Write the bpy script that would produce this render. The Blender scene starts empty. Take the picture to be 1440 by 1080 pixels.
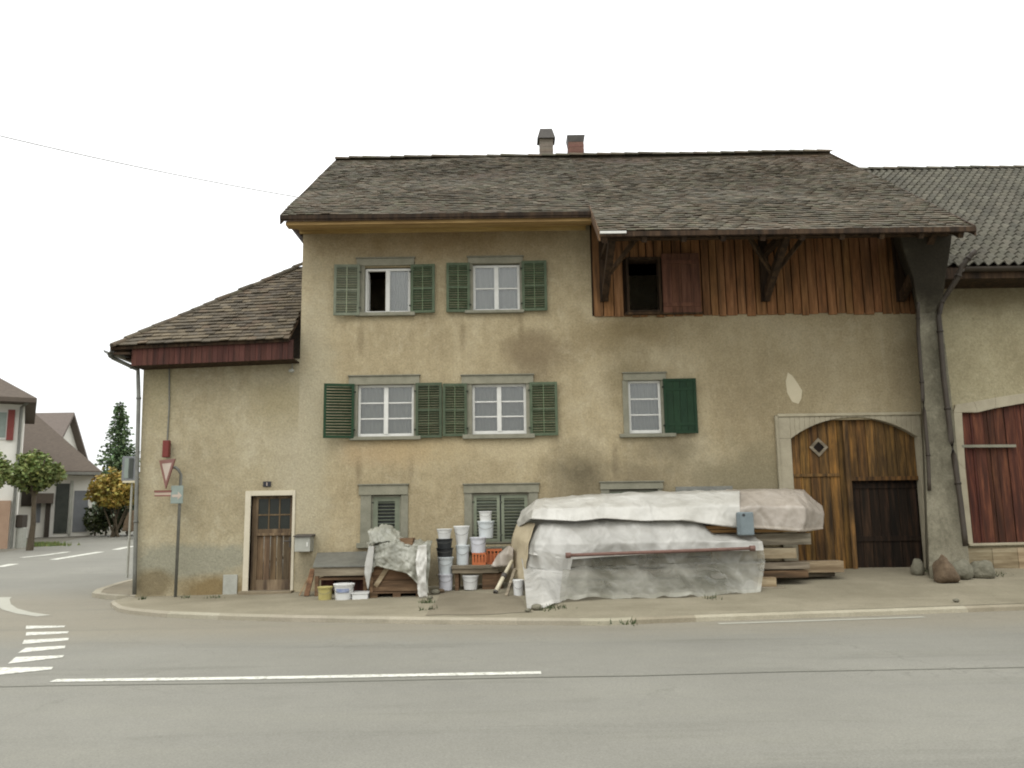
import bpy, bmesh, math, random
from mathutils import Vector, Matrix, noise
random.seed(7)
V = Vector
SC = bpy.context.scene
COL = SC.collection

# ---------------------------------------------------------------- camera
F = 1180.0; PITCH = math.atan(182 / F); ROLL = -0.014; EYE = 1.6; D = 16.9
CR = Matrix.Rotation(math.pi / 2 + PITCH, 3, 'X') @ Matrix.Rotation(ROLL, 3, 'Z')
cam = bpy.data.cameras.new('camera'); camo = bpy.data.objects.new('camera', cam); COL.objects.link(camo)
cam.sensor_width = 36; cam.lens = F / 1440 * 36; cam.clip_end = 2000; cam.clip_start = .1
camo.matrix_world = Matrix.Translation((0, 0, EYE)) @ CR.to_4x4()
SC.camera = camo
def ray(px, py): return CR @ V(((px - 720) / F, (540 - py) / F, -1))
ROT = Matrix.Identity(3)          # heading of the frame things are laid out in (houses behind are turned)
def P(px, py, Y=D):
    d = ROT.transposed() @ ray(px, py); t = Y / d.y
    return V((d.x * t, Y, EYE + d.z * t))
def proj(p):
    v = CR.transposed() @ (V(p) - V((0, 0, EYE)))
    return 720 + F * v.x / -v.z, 540 - F * v.y / -v.z
def rect(x0, y0, x1, y1, Y=D):
    ym = (y0 + y1) / 2; xm = (x0 + x1) / 2
    return P(x0, ym, Y).x, P(x1, ym, Y).x, P(xm, y1, Y).z, P(xm, y0, Y).z      # x0 x1 z0 z1
def interp(pts, x):
    if x <= pts[0][0]: return pts[0][1]
    for a, b in zip(pts, pts[1:]):
        if x <= b[0]: return a[1] + (b[1] - a[1]) * (x - a[0]) / (b[0] - a[0])
    return pts[-1][1]
def sstep(t): t = max(0, min(1, t)); return t * t * (3 - 2 * t)
def hgt(x, y):                                # the lane climbs gently beyond the house
    return .03 * max(0, min(y, 75) - 18)
def hit(px, py, fn):
    d = ray(px, py); t = .5
    for _ in range(9000):
        p = V((0, 0, EYE)) + d * t
        if p.z <= fn(p.x, p.y): return p
        t += .01 if t < 40 else .05
    return p
def G0(px, py): return hit(px, py, lambda x, y: 0)
def GH(px, py): return hit(px, py, hgt)

# ---------------------------------------------------------------- materials
def lin(c):
    o = []
    for v in c:
        v /= 255; o.append(v / 12.92 if v <= .04045 else ((v + .055) / 1.055) ** 2.4)
    return o + [1]
class NT:
    def __init__(s, name):
        s.m = bpy.data.materials.new(name); s.m.use_nodes = True
        s.t = s.m.node_tree; s.t.nodes.clear()
        s.out = s.n('ShaderNodeOutputMaterial')
    def n(s, typ, **k):
        o = s.t.nodes.new(typ)
        for a, b in k.items(): setattr(o, a, b)
        return o
    def l(s, a, b): s.t.links.new(a, b)
    def math(s, op, a, b=None, clamp=False):
        m = s.n('ShaderNodeMath', operation=op, use_clamp=clamp)
        for i, v in enumerate((a, b)):
            if v is None: continue
            if isinstance(v, (int, float)): m.inputs[i].default_value = v
            else: s.l(v, m.inputs[i])
        return m.outputs[0]
    def noise(s, vec, scale, detail=4, rough=.55, stretch=None, dist=0):
        if stretch:
            mp = s.n('ShaderNodeMapping'); mp.inputs['Scale'].default_value = stretch; s.l(vec, mp.inputs[0]); vec = mp.outputs[0]
        q = s.n('ShaderNodeTexNoise'); q.inputs['Scale'].default_value = scale; q.inputs['Detail'].default_value = detail
        q.inputs['Roughness'].default_value = rough; q.inputs['Distortion'].default_value = dist
        s.l(vec, q.inputs['Vector']); return q.outputs[0]
    def ramp(s, fac, stops):
        r = s.n('ShaderNodeValToRGB'); s.l(fac, r.inputs[0]); e = r.color_ramp.elements
        while len(e) < len(stops): e.new(.5)
        for q, (p, c) in zip(e, stops): q.position = p; q.color = c if len(c) == 4 else lin(c)
        return r.outputs[0]
    def mix(s, fac, a, b, mode='MIX'):
        m = s.n('ShaderNodeMix', data_type='RGBA', blend_type=mode)
        for sk, v in ((m.inputs[0], fac), (m.inputs[6], a), (m.inputs[7], b)):
            if isinstance(v, (int, float)): sk.default_value = v
            elif isinstance(v, (list, tuple)): sk.default_value = v if len(v) == 4 else lin(v)
            else: s.l(v, sk)
        return m.outputs[2]
    def pos(s): return s.n('ShaderNodeNewGeometry').outputs['Position']
    def tint(s, col):
        a = s.n('ShaderNodeAttribute', attribute_name='tint'); return s.mix(1.0, col, a.outputs['Color'], 'MULTIPLY')
    def finish(s, col, rough=.85, bump=None, bstr=.3, bdist=.01, spec=.3, metal=0, **k):
        b = s.n('ShaderNodeBsdfPrincipled')
        s.l(col, b.inputs['Base Color']); b.inputs['Roughness'].default_value = rough
        b.inputs['Specular IOR Level'].default_value = spec; b.inputs['Metallic'].default_value = metal
        for kk, v in k.items(): b.inputs[kk].default_value = v
        if bump is not None:
            q = s.n('ShaderNodeBump'); q.inputs['Strength'].default_value = bstr; q.inputs['Distance'].default_value = bdist
            s.l(bump, q.inputs['Height']); s.l(q.outputs[0], b.inputs['Normal'])
        s.l(b.outputs[0], s.out.inputs[0]); return s.m
def mat(name, a, b, scale=3, stretch=None, rough=.85, bump=.3, bscale=40, bdist=.01, spec=.3, metal=0, contrast=.22):
    s = NT(name); p = s.pos()
    n1 = s.noise(p, scale, 6, .6, stretch); n2 = s.noise(p, bscale, 4, .6, stretch)
    mixn = s.math('ADD', s.math('MULTIPLY', n1, .7), s.math('MULTIPLY', n2, .3))
    col = s.tint(s.ramp(mixn, [(.5 - contrast, a), (.5 + contrast, b)]))
    return s.finish(col, rough, s.math('ADD', n2, s.math('MULTIPLY', n1, .5)), bump, bdist, spec, metal)
M = {}
def plaster(name, base, dark, pale, blobs, streak=.5):
    s = NT(name); p = s.pos()
    n1 = s.noise(p, .7, 6, .62); n2 = s.noise(p, 3.2, 6, .65); n3 = s.noise(p, 28, 5, .7)
    st = s.noise(p, 1.0, 5, .6, (3.2, 3.2, .22))
    col = s.ramp(n1, [(.30, dark), (.5, base), (.72, pale)])
    col = s.mix(s.math('MULTIPLY', s.math('SUBTRACT', n2, .44, True), 1.4), col, dark)
    col = s.mix(s.math('MULTIPLY', s.math('SUBTRACT', st, .50, True), streak * 3), col, dark)
    col = s.mix(s.math('MULTIPLY', s.math('SUBTRACT', .47, st, True), streak * 3), col, pale)
    n5 = s.noise(p, 7.5, 5, .7, (1, 1, .7), .6); n6 = s.noise(p, 1.7, 6, .7, None, .8)
    col = s.mix(s.math('MULTIPLY', s.math('SUBTRACT', n5, .5, True), 2.0), col, dark)
    col = s.mix(s.math('MULTIPLY', s.math('SUBTRACT', .47, n5, True), 2.4), col, pale)
    col = s.mix(s.math('MULTIPLY', s.math('SUBTRACT', n6, .57, True), 5, True), col, pale)
    sep = s.n('ShaderNodeSeparateXYZ'); s.l(p, sep.inputs[0])
    wob = s.math('MULTIPLY', s.math('SUBTRACT', s.noise(p, 2.1, 5, .6), .5), 1.9)
    for (cx, cz, rx, rz, c, amt, soft) in blobs:
        dx = s.math('DIVIDE', s.math('SUBTRACT', sep.outputs[0], cx), rx); dz = s.math('DIVIDE', s.math('SUBTRACT', sep.outputs[2], cz), rz)
        r = s.math('SQRT', s.math('ADD', s.math('MULTIPLY', dx, dx), s.math('MULTIPLY', dz, dz)))
        r = s.math('ADD', r, s.math('MULTIPLY', wob, .55))
        mk = s.math('MULTIPLY', s.math('DIVIDE', s.math('SUBTRACT', 1.0, r), soft, True), amt)
        col = s.mix(mk, col, c)
    fine = s.ramp(n3, [(.3, (192, 192, 192)), (.75, (255, 255, 255))])
    col = s.mix(.75, col, fine, 'MULTIPLY')
    h = s.math('ADD', n3, s.math('MULTIPLY', n2, 1.4))
    return s.finish(s.tint(col), .93, h, .55, .02, .15)
def wood(name, a, b, c, along='Z', scale=5, bump=.5, spec=.2):
    st = {'Z': (6, 6, .5), 'X': (.5, 6, 6)}[along]
    s = NT(name); p = s.pos()
    n1 = s.noise(p, scale * .35, 5, .6, st); n2 = s.noise(p, scale * 1.6, 6, .7, st); n3 = s.noise(p, 1.1, 4, .6)
    col = s.ramp(n1, [(.34, a), (.5, b), (.66, c)])
    col = s.mix(s.math('MULTIPLY', s.math('SUBTRACT', n2, .45, True), 2.2), col, a)
    col = s.mix(s.math('MULTIPLY', s.math('SUBTRACT', n3, .5, True), 1.6), col, a)
    return s.finish(s.tint(col), .82, n2, bump, .008, spec)
def glass(name):
    s = NT(name); f = s.n('ShaderNodeFresnel'); f.inputs[0].default_value = 1.5
    fac = s.math('ADD', s.math('MULTIPLY', f.outputs[0], 1.0), .05, True)
    t = s.n('ShaderNodeBsdfTransparent'); t.inputs[0].default_value = (.8, .82, .8, 1)
    g = s.n('ShaderNodeBsdfGlossy'); g.inputs['Roughness'].default_value = .03
    m = s.n('ShaderNodeMixShader'); s.l(fac, m.inputs[0]); s.l(t.outputs[0], m.inputs[1]); s.l(g.outputs[0], m.inputs[2])
    s.l(m.outputs[0], s.out.inputs[0]); return s.m
def film(name, a, b, rough=.35, see=0.0):
    s = NT(name); p = s.pos(); n1 = s.noise(p, 1.1, 5, .6); n2 = s.noise(p, 9, 6, .7, None, 1.2); n4 = s.noise(p, 2.2, 3, .5, (1, 1, .35))
    wv = s.n('ShaderNodeVectorMath', operation='ADD'); nn = s.n('ShaderNodeTexNoise'); nn.inputs['Scale'].default_value = 1.3; nn.inputs['Detail'].default_value = 2; s.l(p, nn.inputs[0]); s.l(p, wv.inputs[0]); s.l(nn.outputs[1], wv.inputs[1])
    hts = []
    for sc_, rot, st_ in ((1.5, (.2, .5, .3), (1, 1, .45)), (3.4, (.1, -.7, .2), (1, 1, .4)), (8, (.5, .2, .9), (1, 1, .8))):
        mp = s.n('ShaderNodeMapping'); mp.inputs['Scale'].default_value = st_; mp.inputs['Rotation'].default_value = rot; s.l(wv.outputs[0], mp.inputs[0])
        vo = s.n('ShaderNodeTexVoronoi', feature='F1'); vo.inputs['Scale'].default_value = sc_; s.l(mp.outputs[0], vo.inputs['Vector'])
        ve = s.n('ShaderNodeTexVoronoi', feature='DISTANCE_TO_EDGE'); ve.inputs['Scale'].default_value = sc_; s.l(mp.outputs[0], ve.inputs['Vector'])
        hts.append((vo.outputs['Distance'], ve.outputs['Distance']))
    col = s.ramp(n1, [(.32, a), (.68, b)])
    col = s.mix(s.math('MULTIPLY', s.math('SUBTRACT', n2, .57, True), 1.3), col, (132, 122, 104))
    cre = s.math('SUBTRACT', 1.0, s.math('MULTIPLY', hts[0][1], 30), True)                    # whitened stress lines along the old folds
    cre2 = s.math('MULTIPLY', s.math('SUBTRACT', 1.0, s.math('MULTIPLY', hts[1][1], 30), True), .6)
    col = s.mix(s.math('MULTIPLY', s.math('ADD', cre, cre2, True), .1), col, (206, 204, 196))
    h = s.math('ADD', s.math('MULTIPLY', hts[0][0], 2.2), s.math('ADD', s.math('MULTIPLY', hts[1][0], .8), s.math('ADD', s.math('MULTIPLY', hts[2][0], .16), s.math('MULTIPLY', n4, .8))))
    n5 = s.noise(p, 1.6, 4, .6, (1.2, 1, .5), .8); col = s.mix(s.math('MULTIPLY', s.math('SUBTRACT', n5, .5, True), 1.4, True), col, a)
    m = s.finish(s.tint(col), rough, h, .62, .06, .5)
    if see:
        pb = [q for q in s.t.nodes if q.type == 'BSDF_PRINCIPLED'][0]
        al = s.math('SUBTRACT', 1.0, s.math('MULTIPLY', s.math('SUBTRACT', 1.2, s.math('MULTIPLY', n4, 1.2), True), see), True); s.l(al, pb.inputs['Alpha'])
    return m

# ---------------------------------------------------------------- mesh builder
def rt(a=.85, b=1.15, hue=.04):
    k = random.uniform(a, b); return (k * (1 + random.uniform(-hue, hue)), k, k * (1 + random.uniform(-hue, hue)))
W1 = (1, 1, 1)
class MB:
    def __init__(s): s.v = []; s.f = []; s.t = []
    def add(s, vs, fs, t=W1):
        o = len(s.v); s.v += [V(q) for q in vs]
        for f in fs: s.f.append([i + o for i in f]); s.t.append(t)
    def hexa(s, p, t=W1): s.add(p, [(3, 2, 1, 0), (4, 5, 6, 7), (0, 1, 5, 4), (1, 2, 6, 5), (2, 3, 7, 6), (3, 0, 4, 7)], t)
    def box(s, x0, x1, y0, y1, z0, z1, t=W1):
        s.hexa([(x0, y0, z0), (x1, y0, z0), (x1, y1, z0), (x0, y1, z0), (x0, y0, z1), (x1, y0, z1), (x1, y1, z1), (x0, y1, z1)], t)
    def obox(s, c, size, rot, t=W1):
        a, b, d = [q / 2 for q in size]
        ps = [rot @ V(q) + V(c) for q in ((-a, -b, -d), (a, -b, -d), (a, b, -d), (-a, b, -d), (-a, -b, d), (a, -b, d), (a, b, d), (-a, b, d))]
        s.hexa(ps, t)
    def beam(s, a, b, w, h, t=W1, up=V((0, 0, 1))):
        a = V(a); b = V(b); d = (b - a).normalized(); sd = d.cross(up)
        if sd.length < .05: sd = d.cross(V((0, 1, 0)))
        sd.normalize(); u = sd.cross(d).normalized(); sd *= w / 2; u *= h / 2
        s.hexa([a - sd - u, a + sd - u, b + sd - u, b - sd - u, a - sd + u, a + sd + u, b + sd + u, b - sd + u], t)
    def quad(s, a, b, c, d, t=W1): s.add([a, b, c, d], [(0, 1, 2, 3)], t)
    def poly(s, ps, t=W1): s.add(ps, [tuple(range(len(ps)))], t)
    def prism(s, ps, d, t=W1):
        n = len(ps); ps = [V(p) for p in ps]; d = V(d)
        s.add(ps + [p + d for p in ps], [tuple(range(n)), tuple(range(2 * n - 1, n - 1, -1))] + [(i, i + n, (i + 1) % n + n, (i + 1) % n) for i in range(n)], t)
    def tube(s, pts, r, n=8, t=W1, cap=True):
        pts = [V(p) for p in pts]; rings = []; o = len(s.v); rs = r if isinstance(r, (list, tuple)) else [r] * len(pts)
        for i, p in enumerate(pts):
            d = (pts[min(i + 1, len(pts) - 1)] - pts[max(i - 1, 0)]).normalized()
            a = d.cross(V((0, 0, 1)));
            if a.length < .1: a = d.cross(V((0, 1, 0)))
            a.normalize(); b = d.cross(a)
            s.v += [p + (a * math.cos(2 * math.pi * k / n) + b * math.sin(2 * math.pi * k / n)) * rs[i] for k in range(n)]
        for i in range(len(pts) - 1):
            for k in range(n):
                s.f.append([o + i * n + k, o + i * n + (k + 1) % n, o + (i + 1) * n + (k + 1) % n, o + (i + 1) * n + k]); s.t.append(t)
        if cap:
            s.f.append([o + k for k in range(n)]); s.t.append(t); s.f.append([o + (len(pts) - 1) * n + k for k in range(n)]); s.t.append(t)
    def lathe(s, prof, c, n=24, t=W1, sx=1, sy=1):
        o = len(s.v); c = V(c)
        for r, z in prof: s.v += [c + V((r * sx * math.cos(2 * math.pi * k / n), r * sy * math.sin(2 * math.pi * k / n), z)) for k in range(n)]
        for i in range(len(prof) - 1):
            for k in range(n): s.f.append([o + i * n + k, o + i * n + (k + 1) % n, o + (i + 1) * n + (k + 1) % n, o + (i + 1) * n + k]); s.t.append(t)
        s.f.append([o + k for k in range(n)][::-1]); s.t.append(t)
        s.f.append([o + (len(prof) - 1) * n + k for k in range(n)]); s.t.append(t)
    def grid(s, rows, t=W1):
        o = len(s.v); n = len(rows[0])
        for r in rows: s.v += [V(p) for p in r]
        for i in range(len(rows) - 1):
            for k in range(n - 1): s.f.append([o + i * n + k, o + i * n + k + 1, o + (i + 1) * n + k + 1, o + (i + 1) * n + k]); s.t.append(t)
    def build(s, name, material, parent=None, smooth=False, bevel=0, normals=True, origin=None, thick=0, **props):
        org = V(parent['_org']) if parent is not None else V(origin or (0, 0, 0))
        me = bpy.data.meshes.new(name); me.from_pydata([tuple(ROT @ q - org) for q in s.v], [], s.f)
        if normals:
            bm = bmesh.new(); bm.from_mesh(me); bmesh.ops.recalc_face_normals(bm, faces=bm.faces[:]); bm.to_mesh(me); bm.free()
        at = me.color_attributes.new('tint', 'FLOAT_COLOR', 'CORNER'); buf = []
        for pl in me.polygons:
            c = s.t[pl.index]; buf += [c[0], c[1], c[2], 1.0] * pl.loop_total
        at.data.foreach_set('color', buf)
        if smooth: me.polygons.foreach_set('use_smooth', [True] * len(me.polygons))
        me.materials.append(M[material] if isinstance(material, str) else material)
        o = bpy.data.objects.new(name, me); COL.objects.link(o)
        if parent is not None: o.parent = parent
        else: o.location = org
        o['_org'] = tuple(org)
        if thick:
            q = o.modifiers.new('thickness', 'SOLIDIFY'); q.thickness = thick
        if bevel:
            q = o.modifiers.new('bevel', 'BEVEL'); q.width = bevel; q.segments = 2; q.limit_method = 'ANGLE'
        if props: tag(o, **props)
        return o
def tag(o, label=None, category=None, group=None, kind=None):
    for k, v in (('label', label), ('category', category), ('group', group), ('kind', kind)):
        if v: o[k] = v
def thing(name, loc, **props):
    loc = ROT @ V(loc); o = bpy.data.objects.new(name, None); COL.objects.link(o); o.location = loc; o['_org'] = tuple(loc); o.empty_display_size = .2
    tag(o, **props); return o
def wallgrid(mb, Y, x0, x1, z0, z1, holes, depth=.22, t=W1):
    xs = sorted({x0, x1} | {v for h in holes for v in h[:2]}); zs = sorted({z0, z1} | {v for h in holes for v in h[2:4]})
    for a, b in zip(xs, xs[1:]):
        for c, d in zip(zs, zs[1:]):
            mx, mz = (a + b) / 2, (c + d) / 2
            if any(h[0] < mx < h[1] and h[2] < mz < h[3] for h in holes): continue
            mb.quad((a, Y, c), (b, Y, c), (b, Y, d), (a, Y, d), t)
    for h in holes:
        a, b, c, d = h[:4]
        mb.quad((a, Y, c), (a, Y + depth, c), (a, Y + depth, d), (a, Y, d), t); mb.quad((b, Y, c), (b, Y, d), (b, Y + depth, d), (b, Y + depth, c), t)
        mb.quad((a, Y, c), (b, Y, c), (b, Y + depth, c), (a, Y + depth, c), t); mb.quad((a, Y, d), (a, Y + depth, d), (b, Y + depth, d), (b, Y, d), t)

# ---------------------------------------------------------------- world + light
SUN_E = math.radians(52); SUN_R = math.radians(205)      # behind the viewer, a little to the left
w = bpy.data.worlds.new('World'); SC.world = w; w.use_nodes = True
nt = w.node_tree; nt.nodes.clear()
sky = nt.nodes.new('ShaderNodeTexSky'); sky.sky_type = 'NISHITA'; sky.sun_disc = False; sky.sun_elevation = SUN_E; sky.sun_rotation = SUN_R
hs = nt.nodes.new('ShaderNodeHueSaturation'); hs.inputs['Saturation'].default_value = .12; nt.links.new(sky.outputs[0], hs.inputs['Color'])
tc = nt.nodes.new('ShaderNodeTexCoord'); sp = nt.nodes.new('ShaderNodeSeparateXYZ'); nt.links.new(tc.outputs['Generated'], sp.inputs[0])
mr = nt.nodes.new('ShaderNodeMapRange'); mr.inputs[1].default_value = 0; mr.inputs[2].default_value = 1; mr.inputs[3].default_value = 7.2; mr.inputs[4].default_value = 21.5
nt.links.new(sp.outputs[2], mr.inputs[0])
nz = nt.nodes.new('ShaderNodeTexNoise'); nz.inputs['Scale'].default_value = 2.2; nz.inputs['Detail'].default_value = 5; nt.links.new(tc.outputs['Generated'], nz.inputs[0])
nr = nt.nodes.new('ShaderNodeMapRange'); nr.inputs[1].default_value = .3; nr.inputs[2].default_value = .7; nr.inputs[3].default_value = .9; nr.inputs[4].default_value = 1.12; nt.links.new(nz.outputs[0], nr.inputs[0])
mm = nt.nodes.new('ShaderNodeMath'); mm.operation = 'MULTIPLY'; nt.links.new(mr.outputs[0], mm.inputs[0]); nt.links.new(nr.outputs[0], mm.inputs[1])
cc = nt.nodes.new('ShaderNodeMix'); cc.data_type = 'RGBA'; cc.blend_type = 'MULTIPLY'; cc.inputs[0].default_value = 1
cc.inputs[6].default_value = (.985, 1.0, 1.0, 1)
cb = nt.nodes.new('ShaderNodeCombineColor')
for i in range(3): nt.links.new(mm.outputs[0], cb.inputs[i])
nt.links.new(cb.outputs[0], cc.inputs[7])
mx = nt.nodes.new('ShaderNodeMix'); mx.data_type = 'RGBA'; mx.inputs[0].default_value = .1
nt.links.new(cc.outputs[2], mx.inputs[6]); nt.links.new(hs.outputs[0], mx.inputs[7])
bg = nt.nodes.new('ShaderNodeBackground'); bg.inputs[1].default_value = .12; nt.links.new(mx.outputs[2], bg.inputs[0])
wo = nt.nodes.new('ShaderNodeOutputWorld'); nt.links.new(bg.outputs[0], wo.inputs[0])
sl = bpy.data.lights.new('sun', 'SUN'); sl.energy = .7; sl.angle = math.radians(30); sl.color = (1, .96, .9)
so = bpy.data.objects.new('sun', sl); COL.objects.link(so)
az = SUN_R                                   # direction TO the sun: rotation measured clockwise from +Y
sd = V((math.sin(az) * math.cos(SUN_E), math.cos(az) * math.cos(SUN_E), math.sin(SUN_E)))
so.rotation_euler = sd.to_track_quat('Z', 'Y').to_euler()
SC.view_settings.view_transform = 'Standard'; SC.view_settings.look = 'None'; SC.view_settings.exposure = 0.3; SC.view_settings.gamma = 1
try: SC.cycles.filter_width = 2.0
except Exception: pass

# ---------------------------------------------------------------- material library
greyd = (112, 104, 82); blackst = (78, 72, 56)
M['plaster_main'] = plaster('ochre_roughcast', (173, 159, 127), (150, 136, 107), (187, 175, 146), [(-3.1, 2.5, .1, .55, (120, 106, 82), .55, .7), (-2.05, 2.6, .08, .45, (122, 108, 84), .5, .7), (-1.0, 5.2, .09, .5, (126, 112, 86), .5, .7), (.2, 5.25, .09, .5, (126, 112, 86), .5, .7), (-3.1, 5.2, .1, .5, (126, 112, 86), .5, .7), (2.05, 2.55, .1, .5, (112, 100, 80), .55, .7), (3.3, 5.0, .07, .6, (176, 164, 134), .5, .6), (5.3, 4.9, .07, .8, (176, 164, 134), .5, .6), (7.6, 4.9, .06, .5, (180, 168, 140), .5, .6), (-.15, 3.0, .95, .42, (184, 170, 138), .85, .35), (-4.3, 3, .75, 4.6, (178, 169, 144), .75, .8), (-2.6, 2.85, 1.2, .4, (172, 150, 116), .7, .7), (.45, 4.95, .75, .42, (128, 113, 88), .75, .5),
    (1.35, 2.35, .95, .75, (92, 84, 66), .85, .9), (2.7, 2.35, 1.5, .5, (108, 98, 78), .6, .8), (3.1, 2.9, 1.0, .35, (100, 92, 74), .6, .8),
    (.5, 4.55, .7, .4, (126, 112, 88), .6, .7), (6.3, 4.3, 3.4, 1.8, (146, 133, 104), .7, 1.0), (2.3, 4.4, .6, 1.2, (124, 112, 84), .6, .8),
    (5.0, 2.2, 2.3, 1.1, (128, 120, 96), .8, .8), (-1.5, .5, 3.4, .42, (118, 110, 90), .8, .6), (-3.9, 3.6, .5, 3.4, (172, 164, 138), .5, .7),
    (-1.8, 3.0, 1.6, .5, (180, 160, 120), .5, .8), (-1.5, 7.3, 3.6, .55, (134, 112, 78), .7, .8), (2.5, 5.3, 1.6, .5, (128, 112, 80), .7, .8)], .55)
M['plaster_annex'] = plaster('sandy_roughcast', (171, 160, 131), (153, 141, 113), (186, 177, 151), [(-4.3, 3, .75, 4.6, (178, 169, 144), .75, .8),
    (-6.4, .75, 1.75, .42, (146, 144, 126), .85, .4), (-7.1, .35, .5, .36, (122, 110, 84), .85, .4), (-5.9, .22, .95, .36, (132, 114, 80), .95, .6),
    (-3.85, .6, .8, .9, (168, 154, 112), .5, .6), (-4.7, 3.9, 1.0, .8, (148, 136, 102), .6, .8), (-7.2, 4.3, .5, 1.2, (156, 146, 112), .5, .8)], .3)
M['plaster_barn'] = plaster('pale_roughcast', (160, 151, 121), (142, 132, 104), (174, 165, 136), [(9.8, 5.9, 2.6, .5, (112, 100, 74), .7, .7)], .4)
M['patch_pale'] = mat('pale_patch', (174, 164, 138), (188, 178, 152), 3, bump=.3)
M['patch_warm'] = mat('warm_patch', (160, 147, 114), (174, 161, 128), 3, (1, 1, .4), bump=.3)
M['stone_frame'] = mat('grey_green_stone', (104, 103, 88), (134, 131, 115), 5, bump=.4)
M['stone_gate'] = mat('pale_sandstone', (138, 130, 110), (164, 156, 134), 4, bump=.45)
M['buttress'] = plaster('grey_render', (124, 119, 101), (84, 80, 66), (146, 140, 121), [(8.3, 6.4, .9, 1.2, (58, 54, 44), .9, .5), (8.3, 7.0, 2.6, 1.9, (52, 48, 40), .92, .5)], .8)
M['white_paint'] = mat('white_paint', (186, 185, 177), (206, 205, 198), 9, rough=.5, bump=.05, bscale=60)
M['cream_paint'] = mat('cream_paint', (176, 168, 146), (192, 184, 164), 5, rough=.6, bump=.15)
M['green_paint'] = mat('weathered_green_paint', (56, 70, 50), (88, 98, 76), 6, rough=.7, bump=.25)
M['dark_green'] = mat('dark_green_paint', (22, 42, 26), (32, 56, 36), 4, rough=.85, bump=.15)
M['grey_green'] = mat('faded_green_paint', (92, 98, 82), (116, 120, 102), 6, rough=.75, bump=.25)
M['glass'] = glass('window_glass')
M['curtain'] = mat('net_curtain', (168, 164, 156), (196, 192, 184), 5, (14, 1, 1), bump=.2)
M['red_board'] = wood('oxblood_boards', (54, 36, 31), (72, 44, 37), (86, 54, 46))
M['brown_board'] = wood('brown_boards', (88, 65, 44), (126, 89, 58), (148, 110, 76))
M['hatch_red'] = wood('faded_red_boards', (78, 54, 42), (104, 70, 54), (118, 82, 64))
M['dark_timber'] = wood('dark_timber', (36, 28, 20), (58, 44, 31), (76, 59, 42))
M['gate_wood'] = wood('orange_weathered_wood', (50, 39, 27), (90, 69, 43), (128, 96, 56), scale=6)
M['wicket_wood'] = wood('dark_wicket_wood', (20, 16, 11), (34, 25, 17), (56, 40, 28), scale=6)
M['barn_door'] = wood('red_brown_planks', (50, 32, 25), (70, 42, 32), (98, 64, 46), scale=6)
M['door_wood'] = wood('old_brown_door', (66, 54, 42), (98, 82, 62), (122, 104, 80), scale=5)
M['cornice'] = wood('ochre_cornice', (138, 114, 74), (172, 146, 94), (190, 166, 114), 'X', 4)
M['rubble_wood'] = wood('raw_lumber', (108, 92, 70), (142, 126, 100), (164, 150, 124), 'X', 5)
M['grey_wood'] = wood('weathered_lumber', (92, 84, 70), (128, 118, 100), (154, 144, 124), 'X', 5)
M['crate_wood'] = wood('crate_boards', (66, 52, 38), (98, 76, 56), (124, 100, 76), 'X', 5)
M['tile_main'] = mat('weathered_clay_tiles', (68, 63, 53), (92, 86, 73), 2.0, bump=.5, bscale=26, rough=.9)
M['tile_annex'] = mat('old_clay_tiles', (66, 60, 50), (98, 90, 76), 3.5, bump=.5, bscale=30, rough=.9)
M['tile_barn'] = mat('grey_pantiles', (70, 67, 58), (94, 91, 79), 2.5, bump=.4, bscale=30, rough=.9)
M['brick'] = mat('old_red_brick', (90, 64, 54), (112, 82, 70), 14, bump=.6)
M['chim_grey'] = mat('chimney_render', (94, 86, 74), (118, 108, 94), 8, bump=.6)
M['cap'] = mat('dark_metal_cap', (58, 54, 50), (84, 80, 74), 8, rough=.6)
M['pipe_dark'] = mat('dark_brown_pipe', (44, 38, 30), (62, 54, 44), 6, rough=.6, bump=.1)
M['pipe_grey'] = mat('dull_zinc', (92, 92, 86), (124, 124, 116), 5, rough=.5, bump=.1, metal=.3)
M['metal_light'] = mat('galvanised_sheet', (142, 142, 132), (168, 168, 158), 5, rough=.5, bump=.1, metal=.2)
M['red_enamel'] = mat('dull_red_enamel', (92, 38, 32), (112, 48, 40), 7, rough=.4, bump=.05)
M['sign_red'] = mat('faded_sign_red', (104, 66, 58), (122, 80, 70), 7, rough=.4, bump=.05)
M['sign_white'] = mat('faded_sign_white', (160, 146, 132), (176, 162, 148), 7, rough=.4, bump=.05)
M['sign_blue'] = mat('faded_sign_blue', (116, 126, 118), (134, 144, 136), 7, rough=.4, bump=.05)
M['black'] = mat('black_plastic', (34, 36, 36), (50, 52, 52), 7, rough=.5, bump=.05)
M['plate_dark'] = mat('dark_enamel_plate', (32, 32, 36), (46, 46, 50), 7, rough=.3, bump=.02)
M['bucket_white'] = mat('white_bucket_plastic', (186, 186, 182), (208, 208, 204), 8, rough=.35, bump=.05, contrast=.3)
M['bucket_lilac'] = mat('milky_bucket_plastic', (176, 176, 180), (196, 196, 200), 8, rough=.35, bump=.05)
M['bucket_blue'] = mat('pale_blue_bucket_plastic', (172, 177, 177), (190, 195, 194), 8, rough=.35, bump=.05)
M['bucket_yellow'] = mat('yellowed_bucket_plastic', (150, 140, 84), (170, 158, 104), 8, rough=.4, bump=.05)
M['label_blue'] = mat('printed_label', (104, 116, 146), (150, 156, 172), 14, rough=.5, bump=.02)
M['orange'] = mat('orange_plastic', (156, 86, 50), (178, 102, 60), 8, rough=.45, bump=.05)
M['film_white'] = film('dusty_white_sheeting', (164, 161, 151), (192, 190, 182), .42, .1)
M['film_grey'] = film('milky_plastic_film', (146, 144, 136), (180, 178, 171), .34, .3)
M['film_dull'] = film('dirty_grey_film', (116, 116, 104), (150, 149, 136), .45)
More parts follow.
